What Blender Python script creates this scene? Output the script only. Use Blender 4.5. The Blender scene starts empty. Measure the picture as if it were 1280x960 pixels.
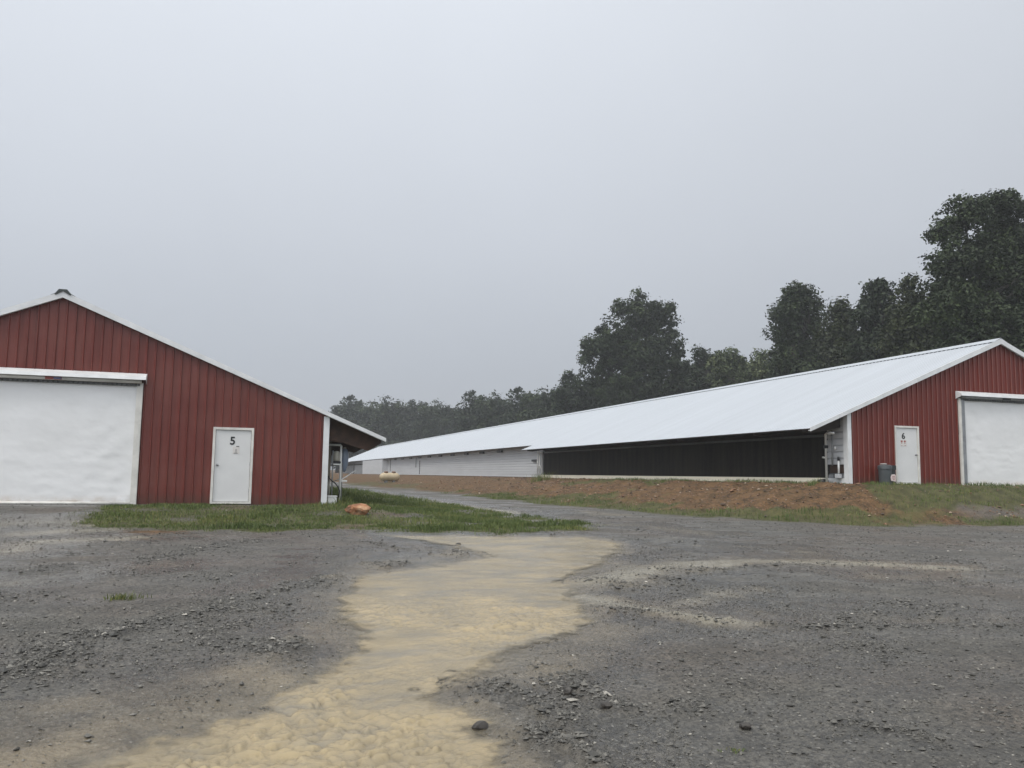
import bpy, bmesh, math, random
import numpy as np
from mathutils import Matrix, Vector

random.seed(7)
RNG = np.random.default_rng(11)
scene = bpy.context.scene
COL = scene.collection
R = math.radians

# ------------------------------------------------------------------ camera model (metres; X along the gables, Y along the barns)
F, YAW, PITCH, ROLL, EYE = 1066.84, .3105, .1069, .0147, 1.65
CY_, SY_ = math.cos(YAW), math.sin(YAW)
CP_, SP_ = math.cos(PITCH), math.sin(PITCH)
CR_, SR_ = math.cos(ROLL), math.sin(ROLL)


def sstep(a, b, x):
    t = np.clip((x - a) / (b - a), 0, 1)
    return t * t * (3 - 2 * t)


# ------------------------------------------------------------------ noise
def _hash(ix, iy, seed):
    h = (ix.astype(np.int64) * 374761393 + iy.astype(np.int64) * 668265263 + seed * 974711) & 0xFFFFFFFF
    h = ((h ^ (h >> 13)) * 1274126177) & 0xFFFFFFFF
    h = ((h ^ (h >> 16)) * 2246822519) & 0xFFFFFFFF
    return ((h ^ (h >> 15)) & 0xFFFFFF) / float(0xFFFFFF)


def vnoise(x, y, seed=0):
    x = np.asarray(x, float); y = np.asarray(y, float)
    ix = np.floor(x); iy = np.floor(y)
    fx = x - ix; fy = y - iy
    fx = fx * fx * fx * (fx * (fx * 6 - 15) + 10); fy = fy * fy * fy * (fy * (fy * 6 - 15) + 10)
    a = _hash(ix, iy, seed); b = _hash(ix + 1, iy, seed)
    c = _hash(ix, iy + 1, seed); d = _hash(ix + 1, iy + 1, seed)
    return (a + (b - a) * fx) * (1 - fy) + (c + (d - c) * fx) * fy     # 0..1


def fbm(x, y, seed=0, octv=4, gain=.5):
    s = 0; a = 1; n = 0
    for i in range(octv):
        s = s + a * (vnoise(x * 2.03 ** i + 17.3 * i, y * 2.03 ** i - 9.1 * i, seed + i) * 2 - 1)
        n += a; a *= gain
    return s / n                                                       # -1..1


# ------------------------------------------------------------------ terrain
Z5, Z6 = .77, 1.57          # floor levels of the two barns
U5, V5 = 2.52, 25.47        # near corners
U6, V6 = 20.97, 25.62


def bank_w(v):
    return np.interp(v, [21, 25, 29, 35, 44, 52, 57, 80], [6.3, 7.4, 8, 8.6, 9.1, 10.3, 11.8, 13])


def zbase(u, v):
    u = np.asarray(u, float); v = np.asarray(v, float)
    w = np.clip(v, -40, None)
    z = np.where(w < 25, .02 * w, .5 + .0078 * (w - 25))
    z = np.where(w > 170, .5 + .0078 * 145 + .002 * (w - 170), z)
    z = z + .05 * fbm(u * .11, v * .11, 3, 2) * sstep(3, 12, np.hypot(u, v))
    # pad of the left barn
    du = np.maximum(0, u - 3.0) / 4.2; dv = np.maximum(0, 24.6 - v) / 4.6
    k = 1 - np.hypot(du, dv); k = sstep(0, 1, k)
    z = z + (np.maximum(.72, z) - z) * k
    # bank and pad of the right barn
    du = np.maximum(0, 19.9 - u) / bank_w(v); dv = np.maximum(0, 24.5 - v) / 4.9
    k = 1 - np.hypot(du, dv) + .05 * fbm(u * .4, v * .4, 5, 2); k = sstep(0, 1, k)
    z = z + (np.maximum(1.53, z) - z) * k
    # land behind the right barn
    z = z + 1.2 * sstep(38, 60, u)
    return z


def ray(px, py):
    X2 = px - 640; Y2 = 480 - py
    X = CR_ * X2 - SR_ * Y2; Y = SR_ * X2 + CR_ * Y2
    y = CP_ * F - SP_ * Y; z = SP_ * F + CP_ * Y
    d = np.array([CY_ * X + SY_ * y, -SY_ * X + CY_ * y, z])
    return d / np.linalg.norm(d)


def spot(px, py):
    """where the sight line of a photograph pixel meets the terrain"""
    d = ray(px, py)
    t = np.geomspace(3, 400, 4000)
    p = d[None] * t[:, None]
    below = (p[:, 2] + EYE) < zbase(p[:, 0], p[:, 1])
    i = int(np.argmax(below)) if below.any() else len(t) - 1
    return float(p[i, 0]), float(p[i, 1])


def spots(pts):
    return np.array([spot(*p) for p in pts])


def sdist(u, v, poly):
    """signed distance to a polygon, positive inside"""
    best = np.full(u.shape, 1e9); inside = np.zeros(u.shape, bool)
    n = len(poly)
    for i in range(n):
        a = poly[i]; b = poly[(i + 1) % n]
        e = b - a; L = max(1e-9, float(e @ e))
        t = np.clip(((u - a[0]) * e[0] + (v - a[1]) * e[1]) / L, 0, 1)
        best = np.minimum(best, np.hypot(u - a[0] - t * e[0], v - a[1] - t * e[1]))
        c = (a[1] > v) != (b[1] > v)
        xx = a[0] + (v - a[1]) / (b[1] - a[1] + 1e-12) * e[0]
        inside ^= c & (u < xx)
    return np.where(inside, best, -best)


def ldist(u, v, line):
    best = np.full(u.shape, 1e9)
    for i in range(len(line) - 1):
        a = line[i]; b = line[i + 1]; e = b - a; L = max(1e-9, float(e @ e))
        t = np.clip(((u - a[0]) * e[0] + (v - a[1]) * e[1]) / L, 0, 1)
        best = np.minimum(best, np.hypot(u - a[0] - t * e[0], v - a[1] - t * e[1]))
    return best


STREAM = spots([(470, 667), (560, 668), (650, 669), (737, 669), (787, 679), (776, 700), (716, 721), (728, 742), (754, 753), (748, 775),
                (699, 797), (646, 824), (600, 850), (566, 868), (590, 890), (640, 930), (650, 958)])
STREAM = np.vstack([STREAM, [[1.5, 4.0], [1.0, 2.0], [-2.0, 2.0], [-2.0, 4.6]],
                    spots([(40, 955), (142, 932), (248, 898), (354, 848), (416, 815), (434, 790), (412, 770), (404, 748), (445, 716), (540, 704),
                           (596, 694), (560, 681)])])
ISLAND = spots([(92, 653), (145, 661), (230, 663), (330, 666), (410, 661), (470, 664), (560, 666), (660, 666), (735, 663), (738, 656), (690, 648), (600, 637), (520, 624), (445, 612)])
ISLAND = np.vstack([ISLAND, [[3.6, 60.], [2.3, 60.], [2.5, 25.4], [-2.9, 25.4]], spots([(108, 640)])])
RIGHTGRASS = np.vstack([spots([(1085, 612), (1120, 640), (1160, 643), (1200, 637), (1300, 637)]), [[36., 20.], [36., 25.5], [21., 25.5]]])
DIRTSPOTS = [(spots([(405, 659), (440, 655), (475, 655), (470, 660), (421, 662)]), .6), (spots([(170, 663), (240, 664), (225, 669), (160, 668)]), .9), (spots([(265, 632), (315, 632), (318, 637), (262, 638)]), .6), (spots([(420, 636), (470, 637), (520, 645), (470, 648)]), .45)]
RUNNELS = [(spots([(716, 742), (787, 755), (850, 770), (905, 776)]), .42, .95), (spots([(735, 731), (805, 711), (880, 707), (950, 703), (1020, 703), (1090, 706), (1190, 711)]), .75, .95),
           (spots([(825, 763), (875, 748), (940, 737)]), .4, .6), (spots([(900, 776), (960, 765), (1020, 757)]), .5, .35), (spots([(0, 655), (60, 653), (130, 656)]), .9, .6), (spots([(0, 690), (50, 678), (160, 672)]), .7, .8), (spots([(20, 668), (70, 664), (140, 662)]), .6, .7),
           (spots([(0, 730), (90, 715), (200, 706)]), .45, .4), (spots([(1000, 690), (1100, 720), (1279, 722)]), .6, .45), (spots([(640, 645), (720, 655), (800, 657), (880, 668)]), .7, .5), (spots([(780, 690), (860, 682), (1000, 684)]), .5, .35),
           (spots([(445, 613), (520, 624), (585, 633), (640, 641)]), .7, .9), (spots([(1050, 770), (1180, 775), (1279, 772)]), .35, .35)]
FILMS = [(spots([(0, 955), (120, 925), (250, 884), (350, 842)]), .55, .85), (spots([(0, 905), (110, 880), (230, 855)]), .5, .5), (spots([(405, 800), (412, 760), (425, 735), (470, 705), (550, 695)]), .5, .5), (spots([(640, 850), (700, 815), (760, 785)]), .4, .45),
         (spots([(640, 890), (690, 925), (740, 965)]), .16, .3), (spots([(330, 735), (420, 700), (500, 685)]), .5, .22)]
RIDGES = [(spots([(0, 846), (60, 822), (124, 797)]), .35), (spots([(152, 793), (301, 751), (420, 722)]), .22), (spots([(10, 748), (57, 744)]), .25),
          (spots([(202, 698), (311, 677)]), .4), (spots([(592, 853), (625, 868), (650, 888)]), .20), (spots([(642, 914), (690, 935), (734, 955)]), .16),
          (spots([(667, 835), (720, 858), (773, 883)]), .12), (spots([(716, 724), (770, 733)]), .3), (spots([(770, 762), (850, 772), (1018, 785), (1280, 786)]), .13),
          (spots([(1050, 774), (1092, 764)]), .2), (spots([(850, 888), (880, 880)]), .12), (spots([(1068, 909), (1152, 919)]), .12), (spots([(850, 716), (1018, 707), (1105, 707)]), .18),
          (spots([(530, 857), (566, 836)]), .08), (spots([(430, 676), (520, 688), (590, 690)]), .14), (spots([(690, 905), (700, 880), (680, 850)]), .12)]


def masks(u, v):
    r = np.hypot(u, v)
    wu = u + .20 * fbm(u * 1.1, v * 1.1, 41, 3) + .10 * fbm(u * 5, v * 5, 42, 3); wv = v + .10 * fbm(u * 5 + 3, v * 5, 55, 3) + .16 * fbm(u * 1.1 + 5, v * 1.1, 43, 3)
    m = {}
    m['stream'] = sdist(wu, wv, STREAM)
    gu = u + .5 * fbm(u * 1.3, v * 1.3, 44, 4, .6); gv = v + .6 * fbm(u * 1.3, v * 1.3 + 9, 45, 4, .6)
    isl = sdist(gu, gv, ISLAND); rg = sdist(gu, gv, RIGHTGRASS)
    # bank of the right barn: height above the yard
    du = np.maximum(0, 19.9 - u) / bank_w(v); dv = np.maximum(0, 24.5 - v) / 4.9
    bank = 1 - np.hypot(du, dv) + .10 * fbm(u * .7, v * .7, 46, 3)
    m['bank'] = np.where((v > 8), bank, -1)
    pat = fbm(u * .55, v * .55, 47, 4)
    foot = sstep(-.03, .05, bank) * sstep(.42, .12, bank)
    bankgrass = .95 * foot * sstep(-.7, .0, pat) + .8 * sstep(.05, .4, pat) * sstep(-.02, .06, bank)
    bankgrass = np.maximum(bankgrass, .9 * sstep(.86, .98, bank) * sstep(-.6, .0, pat) * sstep(60, 40, v))
    bankgrass = np.where(v > 46, bankgrass * .6, bankgrass)
    m['grass'] = np.clip(np.maximum.reduce([sstep(-.25, .3, isl) * (.35 + .65 * sstep(-.45, .1, fbm(u * .9, v * 1.2, 53, 4, .6))), .95 * sstep(-.3, .35, rg), bankgrass * (v < 70)]), 0, 1)
    d = sstep(.03, .13, bank)
    for poly, k in DIRTSPOTS:
        d = np.maximum(d, k * sstep(-.25, .15, sdist(gu, gv, poly)))
        m['grass'] = m['grass'] * (1 - k * sstep(-.3, .2, sdist(gu, gv, poly)))
    d = d * (1 - .75 * sstep(20.3, 22.3, u + .6 * fbm(u * .8, v * .8, 58, 3)) * sstep(24.6, 23.6, v))
    m['dirt'] = d
    m['isl'] = isl
    s = .85 * sstep(-.32, .30, m['stream'])
    wet = np.zeros_like(u)
    for line, w, k in RUNNELS:
        dd = ldist(wu, wv, line)
        wet = np.maximum(wet, np.exp(-(dd / (w * 1.5)) ** 2))
        s = np.maximum(s, .62 * k * np.exp(-(dd / w) ** 2) * (.55 + .6 * vnoise(u * 2.5, v * 2.5, 48)))
    film = sstep(-.5, -.05, m['stream']) * .6
    for line, w, k in FILMS:
        film = np.maximum(film, np.exp(-(ldist(wu, wv, line) / (w * 1.1)) ** 2))
        s = np.maximum(s, k * np.exp(-(ldist(wu, wv, line) / w) ** 2) * (.5 + .6 * vnoise(u * 2, v * 3, 57)))
    s = np.maximum(s, .35 * sstep(.25, .7, fbm(u * .35, v * .35, 49, 4)) * (r < 40))
    m['sed'] = np.clip(s, 0, 1)
    m['film'] = film
    rn = np.zeros_like(u)
    for line, w, k in RUNNELS:
        rn = np.maximum(rn, k * np.exp(-(ldist(wu, wv, line) / (w * .62)) ** 2) * (.5 + .75 * vnoise(u * 1.7, v * 1.7, 56)))
    m['runnel'] = rn
    m['wet'] = np.maximum(np.maximum(wet, film), sstep(-1.4, -.1, m['stream']) * (.5 + .8 * vnoise(u * .9, v * .9, 54)))
    g = np.zeros_like(u)
    for line, w in RIDGES:
        dd = ldist(wu, wv, line)
        g = np.maximum(g, np.exp(-(dd / w) ** 2) * sstep(.25, .6, vnoise(u * 5, v * 5, 50) + .15))
    g = np.maximum(g, .8 * sstep(.28, .6, fbm(u * .9, v * .9, 52, 4)) * (m['stream'] < -.15))
    m['ridge'] = g
    track = 14.2 + 0 * u
    m['track'] = (v > 27) & (bank < .02) & (isl < 0) & (v < 175) & (u > 2.6)
    return m


def ground_z(u, v, m=None):
    """terrain with the washed-out channel, humps and gravel relief"""
    if m is None:
        m = masks(u, v)
    z = zbase(u, v)
    r = np.hypot(u, v)
    fade = sstep(34, 14, r)
    z = z - .072 * sstep(-.30, .45, m['stream'])
    z = z + .018 * fbm(u * 1.3, v * 1.3, 60, 3) * sstep(34, 16, r)
    z = z + fade * (.012 * fbm(u * 7, v * 7, 61, 3) + .030 * m['ridge'] * (.5 + vnoise(u * 16, v * 16, 63)))
    z = z + fade * sstep(16, 9, r) * (.006 + .010 * m['ridge']) * fbm(u * 34, v * 34, 64, 2)
    z = z + .15 * sstep(.05, .3, m['bank']) * sstep(70, 40, r) * fbm(u * 1.9, v * 1.9, 65, 4) * sstep(1.0, .8, m['bank'])
    return z


# ------------------------------------------------------------------ materials
def nodes(m):
    m.use_nodes = True
    nt = m.node_tree
    return nt, nt.nodes, nt.links


def bsdf(m):
    return m.node_tree.nodes['Principled BSDF']


def N(nt, kind, **kw):
    n = nt.nodes.new(kind)
    for k, val in kw.items():
        if k in n.inputs:
            n.inputs[k].default_value = val
        else:
            setattr(n, k, val)
    return n


def noise(nt, scale, detail=4, vec=None, rough=.55):
    n = N(nt, 'ShaderNodeTexNoise'); n.inputs['Scale'].default_value = scale; n.inputs['Detail'].default_value = detail
    n.inputs['Roughness'].default_value = rough
    if vec is not None:
        nt.links.new(vec, n.inputs['Vector'])
    return n.outputs['Fac']


def ramp(nt, fac, stops):
    n = N(nt, 'ShaderNodeValToRGB')
    el = n.color_ramp.elements
    while len(el) < len(stops):
        el.new(.5)
    for e, (p, c) in zip(el, stops):
        e.position = p
        e.color = (c, c, c, 1) if isinstance(c, (int, float)) else (*c, 1)
    nt.links.new(fac, n.inputs['Fac'])
    return n.outputs['Color']


def mix(nt, fac, a, b, mode='MIX'):
    n = N(nt, 'ShaderNodeMix', data_type='RGBA', blend_type=mode)
    for sock, val in ((n.inputs[0], fac), (n.inputs[6], a), (n.inputs[7], b)):
        if hasattr(val, 'is_linked'):
            nt.links.new(val, sock)
        elif isinstance(val, (int, float)):
            sock.default_value = val
        else:
            sock.default_value = (*val, 1)
    return n.outputs[2]


def math_(nt, op, a, b=None, clamp=False):
    n = N(nt, 'ShaderNodeMath', operation=op, use_clamp=clamp)
    for i, val in enumerate((a, b)):
        if val is None:
            continue
        if hasattr(val, 'is_linked'):
            nt.links.new(val, n.inputs[i])
        else:
            n.inputs[i].default_value = val
    return n.outputs[0]


def coords(nt, scale=(1, 1, 1)):
    tc = N(nt, 'ShaderNodeTexCoord'); mp = N(nt, 'ShaderNodeMapping')
    mp.inputs['Scale'].default_value = scale
    nt.links.new(tc.outputs['Object'], mp.inputs['Vector'])
    return mp.outputs['Vector']


def attr(nt, name):
    n = N(nt, 'ShaderNodeAttribute', attribute_name=name)
    return n.outputs['Fac']


def bump(nt, h, strength, dist, b=None):
    n = N(nt, 'ShaderNodeBump'); n.inputs['Strength'].default_value = strength; n.inputs['Distance'].default_value = dist
    nt.links.new(h, n.inputs['Height'])
    if b is not None:
        nt.links.new(b, n.inputs['Normal'])
    return n.outputs['Normal']


def M(name, col, rough=.6, metal=0, var=.0, scale=6, stretch=(1, 1, 1), spec=.5, col2=None, bumpk=0, lo=.35, hi=.7):
    m = bpy.data.materials.new(name); nt, ns, lk = nodes(m); b = bsdf(m)
    b.inputs['Roughness'].default_value = rough; b.inputs['Metallic'].default_value = metal
    b.inputs['Specular IOR Level'].default_value = spec
    vec = coords(nt, stretch)
    f = noise(nt, scale, 5, vec)
    c2 = col2 if col2 else tuple(max(0, c * (1 - var)) for c in col)
    lk.new(ramp(nt, f, [(lo, c2), (hi, col)]), b.inputs['Base Color'])
    if bumpk:
        lk.new(bump(nt, f, .6, bumpk), b.inputs['Normal'])
    return m


MAT = {}


def red_material(name, col, chalk):
    m = bpy.data.materials.new(name); nt, ns, lk = nodes(m); b = bsdf(m)
    st = noise(nt, 1.0, 5, coords(nt, (9, 9, .35))); bl = noise(nt, .8, 4, coords(nt))
    c = mix(nt, ramp(nt, st, [(.38, 0), (.72, 1)]), col, tuple(x * .62 + k for x, k in zip(col, (.0, .0, .0))))
    c = mix(nt, math_(nt, 'MULTIPLY', ramp(nt, bl, [(.42, 0), (.66, 1)]), .5), c, chalk)
    tcz = N(nt, 'ShaderNodeTexCoord'); sz = N(nt, 'ShaderNodeSeparateXYZ'); lk.new(tcz.outputs['Object'], sz.inputs[0])
    hz = math_(nt, 'ADD', sz.outputs['Z'], math_(nt, 'MULTIPLY', math_(nt, 'SUBTRACT', noise(nt, 5, 5, coords(nt), .7), .5), .5))
    c = mix(nt, ramp(nt, hz, [(.02, .6), (.30, 0)]), c, (.075, .040, .028))
    lk.new(c, b.inputs['Base Color'])
    b.inputs['Specular IOR Level'].default_value = .38
    lk.new(ramp(nt, st, [(.3, .28), (.7, .45)]), b.inputs['Roughness'])
    return m


MAT['red'] = red_material('weathered_red_paint', (.160, .033, .023), (.185, .060, .044))
MAT['red6'] = red_material('red_paint', (.148, .024, .015), (.140, .030, .020))
MAT['white_trim'] = M('white_trim_paint', (.74, .75, .75), .35, var=.18, scale=2.5)
MAT['white_roof'] = M('white_metal_roof', (.415, .443, .478), .38, var=.13, scale=1.0, stretch=(.10, 2.2, .10), spec=.6, lo=.3, hi=.75)
MAT['siding'] = M('pale_metal_siding', (.56, .57, .58), .45, var=.10, scale=1.2, stretch=(1, .25, 2))
MAT['grey_panel'] = M('grey_fan_panel', (.27, .28, .29), .5, var=.35, scale=1.5)
MAT['door'] = M('pale_grey_door_paint', (.68, .68, .67), .4, var=.08, scale=1.6)
MAT['frame'] = M('cream_frame_paint', (.72, .70, .65), .4, var=.25, scale=3)
MAT['black'] = M('black_plastic', (.015, .015, .016), .4)
MAT['number'] = M('black_lettering', (.008, .008, .008), .5)
MAT['paper'] = M('paper_notice', (.66, .63, .60), .7, var=.1, scale=20)
MAT['notice_red'] = M('faded_red_print', (.36, .10, .08), .7, var=.3, scale=40)
MAT['notice_blue'] = M('faded_blue_print', (.14, .18, .32), .7, var=.3, scale=40)
MAT['pvc'] = M('white_pvc', (.86, .86, .83), .3, var=.08, scale=5)
MAT['grey_pipe'] = M('grey_pipe', (.36, .37, .37), .4, var=.2, scale=5)
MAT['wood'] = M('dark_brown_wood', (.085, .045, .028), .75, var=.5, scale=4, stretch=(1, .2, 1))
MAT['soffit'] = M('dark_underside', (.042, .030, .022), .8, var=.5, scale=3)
MAT['post'] = M('grey_brown_post', (.20, .175, .13), .75, var=.4, scale=5, stretch=(3, 3, .4))
MAT['board'] = M('cream_curb_board', (.88, .82, .67), .6, var=.15, scale=1.5, stretch=(1, .3, 4))
MAT['steel'] = M('galvanised_steel', (.34, .35, .36), .38, metal=.5, var=.3, scale=4)
MAT['dark_steel'] = M('dark_corrugation', (.12, .125, .12), .5, var=.4, scale=8)
MAT['jug'] = M('blue_grey_canister', (.24, .29, .38), .4, var=.2, scale=4)
MAT['filter'] = M('beige_filter', (.42, .40, .34), .4, var=.2, scale=4)
MAT['concrete'] = M('grey_concrete', (.17, .17, .165), .85, var=.3, scale=6)
MAT['ridge_dark'] = M('dark_green_cap', (.035, .045, .042), .5, var=.3)
MAT['earth_base'] = M('muddy_sill', (.10, .055, .04), .8, var=.5, scale=5)


MAT['crest'] = M('rib_highlight_paint', (.27, .10, .08), .45, var=.35, scale=3, stretch=(1, 1, .5))  # lighter red on the rib tops paints in the light they catch


def pad_material():
    m = bpy.data.materials.new('dark_cooling_pad'); nt, ns, lk = nodes(m); b = bsdf(m)
    st = noise(nt, 1.0, 5, coords(nt, (1, 3.2, .25))); fine = noise(nt, 30, 2, coords(nt, (1, 1, .3)))
    c = mix(nt, ramp(nt, st, [(.38, 0), (.7, 1)]), (.0060, .0048, .0038), (.027, .022, .016))
    c = mix(nt, ramp(nt, fine, [(.4, 0), (.7, 1)]), c, mix(nt, .5, c, (.03, .024, .018)))
    lk.new(c, b.inputs['Base Color']); b.inputs['Roughness'].default_value = .85; b.inputs['Specular IOR Level'].default_value = .2
    lk.new(bump(nt, fine, .5, .02), b.inputs['Normal'])
    return m


MAT['pad'] = pad_material()


def tarp_material():
    m = bpy.data.materials.new('white_tarpaulin'); nt, ns, lk = nodes(m); b = bsdf(m)
    vec = coords(nt)
    sep = N(nt, 'ShaderNodeSeparateXYZ'); tc = N(nt, 'ShaderNodeTexCoord'); lk.new(tc.outputs['Object'], sep.inputs[0])
    low = math_(nt, 'MULTIPLY', ramp(nt, sep.outputs['Z'], [(.0, 1), (.22, 0)]), ramp(nt, noise(nt, 2.2, 6, coords(nt, (1.2, 1.2, 2.0)), .65), [(.36, 0), (.68, 1)]))
    c = mix(nt, ramp(nt, noise(nt, .9, 4, vec), [(.3, 0), (.7, 1)]), (.735, .735, .725), (.785, .785, .78))
    c = mix(nt, math_(nt, 'MULTIPLY', low, .75), c, (.42, .33, .24))
    lk.new(c, b.inputs['Base Color']); b.inputs['Roughness'].default_value = .42
    lk.new(bump(nt, noise(nt, 1.6, 5, coords(nt, (1, 1, 1.3))), .22, .03), b.inputs['Normal'])
    return m


MAT['tarp'] = tarp_material()


def ground_material():
    m = bpy.data.materials.new('wet_gravel_and_mud'); nt, ns, lk = nodes(m); b = bsdf(m)
    vec = coords(nt)
    big = noise(nt, .35, 5, vec); mid = noise(nt, 2.3, 6, vec, .65); fine = noise(nt, 26, 6, vec, .7); grit = noise(nt, 110, 3, vec, .7)
    vo = N(nt, 'ShaderNodeTexVoronoi'); vo.inputs['Scale'].default_value = 34; lk.new(vec, vo.inputs['Vector'])
    vo2 = N(nt, 'ShaderNodeTexVoronoi'); vo2.inputs['Scale'].default_value = 13; lk.new(vec, vo2.inputs['Vector'])
    sepc = N(nt, 'ShaderNodeSeparateColor'); lk.new(vo.outputs['Color'], sepc.inputs[0])
    sepd = N(nt, 'ShaderNodeSeparateColor'); lk.new(vo2.outputs['Color'], sepd.inputs[0])
    # grey gravel
    g = mix(nt, ramp(nt, mid, [(.3, 0), (.72, 1)]), (.070, .066, .057), (.148, .138, .117))
    g = mix(nt, math_(nt, 'MULTIPLY', ramp(nt, big, [(.44, 0), (.60, 1)]), .75), g, mix(nt, ramp(nt, mid, [(.3, 0), (.7, 1)]), (.074, .059, .046), (.150, .122, .097)))
    g = mix(nt, math_(nt, 'MULTIPLY', ramp(nt, noise(nt, .8, 6, coords(nt, (.7, 1.5, 1)), .65), [(.50, 0), (.68, 1)]), .6), g, (.042, .040, .035))
    g = mix(nt, ramp(nt, fine, [(.40, 1), (.58, 0)]), g, mix(nt, .85, g, (.026, .025, .023)))
    peb = math_(nt, 'MULTIPLY', ramp(nt, sepc.outputs[0], [(.80, 0), (.98, 1)]), ramp(nt, vo.outputs['Distance'], [(.15, 1), (.45, 0)]))
    g = mix(nt, math_(nt, 'MULTIPLY', peb, .8), g, (.27, .262, .24))
    pd = math_(nt, 'MULTIPLY', ramp(nt, sepd.outputs[1], [(.62, 0), (.9, 1)]), ramp(nt, vo2.outputs['Distance'], [(.12, 1), (.5, 0)]))
    g = mix(nt, math_(nt, 'MULTIPLY', pd, .5), g, (.034, .034, .035))
    ridge = attr(nt, 'ridge')
    g = mix(nt, math_(nt, 'MULTIPLY', ridge, .6), g, mix(nt, ramp(nt, grit, [(.4, 0), (.65, 1)]), (.034, .033, .031), (.115, .110, .10)))
    # sediment
    s = mix(nt, ramp(nt, mid, [(.3, 0), (.7, 1)]), (.215, .175, .115), (.300, .245, .160))
    s = mix(nt, math_(nt, 'MULTIPLY', ramp(nt, fine, [(.5, 1), (.66, 0)]), .25), s, (.11, .10, .08))
    sed = math_(nt, 'ADD', attr(nt, 'sed'), math_(nt, 'MULTIPLY', math_(nt, 'SUBTRACT', mid, .5), .35))
    c = mix(nt, ramp(nt, sed, [(.12, 0), (.95, 1)]), g, s)
    wl = ramp(nt, math_(nt, 'ADD', attr(nt, 'runnel'), math_(nt, 'MULTIPLY', math_(nt, 'SUBTRACT', fine, .5), .7)), [(.35, 0), (.85, .8)])
    c = mix(nt, wl, c, (.240, .220, .172))  # runnels paled in the colour for their wet shine
    # orange-brown dirt with bits
    d = mix(nt, ramp(nt, mid, [(.34, 0), (.68, 1)]), (.036, .027, .016), (.150, .090, .044))
    d = mix(nt, ramp(nt, noise(nt, 9, 5, vec, .7), [(.5, 0), (.68, 1)]), d, (.185, .10, .052))
    d = mix(nt, math_(nt, 'MULTIPLY', pd, .7), d, (.035, .024, .016))
    d = mix(nt, math_(nt, 'MULTIPLY', peb, .5), d, (.36, .30, .24))
    c = mix(nt, attr(nt, 'dirt'), c, d)
    gr = mix(nt, ramp(nt, mid, [(.35, 0), (.7, 1)]), (.050, .050, .024), (.098, .100, .042))
    gf = math_(nt, 'ADD', attr(nt, 'grass'), math_(nt, 'MULTIPLY', math_(nt, 'SUBTRACT', mid, .5), .5))
    c = mix(nt, ramp(nt, gf, [(.25, 0), (.75, .88)]), c, gr)
    lk.new(c, b.inputs['Base Color'])
    wetf = ramp(nt, math_(nt, 'ADD', noise(nt, .55, 6, coords(nt, (.8, 1.6, 1)), .6), math_(nt, 'MULTIPLY', attr(nt, 'wet'), .4)), [(.46, 0), (.66, 1)])
    ro = mix(nt, wetf, (.75, .75, .75), (.16, .16, .16))
    ro = mix(nt, attr(nt, 'ridge'), ro, (.55, .55, .55))
    ro = mix(nt, math_(nt, 'MAXIMUM', attr(nt, 'dirt'), attr(nt, 'grass')), ro, (.8, .8, .8))
    lk.new(ro, b.inputs['Roughness'])
    lk.new(mix(nt, math_(nt, 'MAXIMUM', attr(nt, 'dirt'), attr(nt, 'grass')), (.55, .55, .55), (.12, .12, .12)), b.inputs['Specular IOR Level'])
    n1 = bump(nt, grit, .5, .008, bump(nt, fine, .8, .03))
    inv = math_(nt, 'SUBTRACT', 1.0, vo.outputs['Distance'])
    n2 = bump(nt, inv, .35, .012, n1)
    lk.new(n2, b.inputs['Normal'])
    return m


MAT['ground'] = ground_material()


def water_material():
    m = bpy.data.materials.new('silty_runoff_water'); nt, ns, lk = nodes(m); b = bsdf(m)
    vec = coords(nt)
    dep = attr(nt, 'depth')
    c = mix(nt, ramp(nt, noise(nt, 1.6, 5, vec), [(.32, 0), (.68, 1)]), (.248, .207, .135), (.360, .287, .167))
    c = mix(nt, ramp(nt, dep, [(.15, 1), (.75, 0)]), c, (.185, .175, .15))
    mot = noise(nt, 1.0, 6, coords(nt, (1.0, 2.6, 1)), .65)
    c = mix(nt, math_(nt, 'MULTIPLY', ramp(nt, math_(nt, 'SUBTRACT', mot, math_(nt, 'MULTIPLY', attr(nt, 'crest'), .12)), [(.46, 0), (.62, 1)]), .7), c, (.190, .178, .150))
    c = mix(nt, math_(nt, 'MULTIPLY', ramp(nt, noise(nt, 9, 5, coords(nt, (1.0, 2.4, 1)), .7), [(.60, 0), (.70, 1)]), .55), c, (.10, .092, .078))
    c = mix(nt, math_(nt, 'MULTIPLY', ramp(nt, attr(nt, 'crest'), [(.40, 0), (.9, 1)]), .35), c, (.47, .375, .215))  # ripple crests lightened in colour as a painted highlight
    c = mix(nt, math_(nt, 'MULTIPLY', ramp(nt, attr(nt, 'trough'), [(.25, 0), (.8, 1)]), .55), c, (.165, .145, .105))  # troughs darkened in colour to deepen the ripple shading
    lk.new(c, b.inputs['Base Color'])
    b.inputs['Roughness'].default_value = .14; b.inputs['IOR'].default_value = 1.33
    lk.new(ramp(nt, math_(nt, 'ADD', dep, math_(nt, 'MULTIPLY', math_(nt, 'SUBTRACT', noise(nt, 14, 4, vec), .5), .5)), [(.0, 0), (1.0, .95)]), b.inputs['Alpha'])
    lk.new(bump(nt, noise(nt, 30, 5, coords(nt, (1, 1.8, 1)), .65), .55, .014), b.inputs['Normal'])
    return m


MAT['water'] = water_material()


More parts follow.
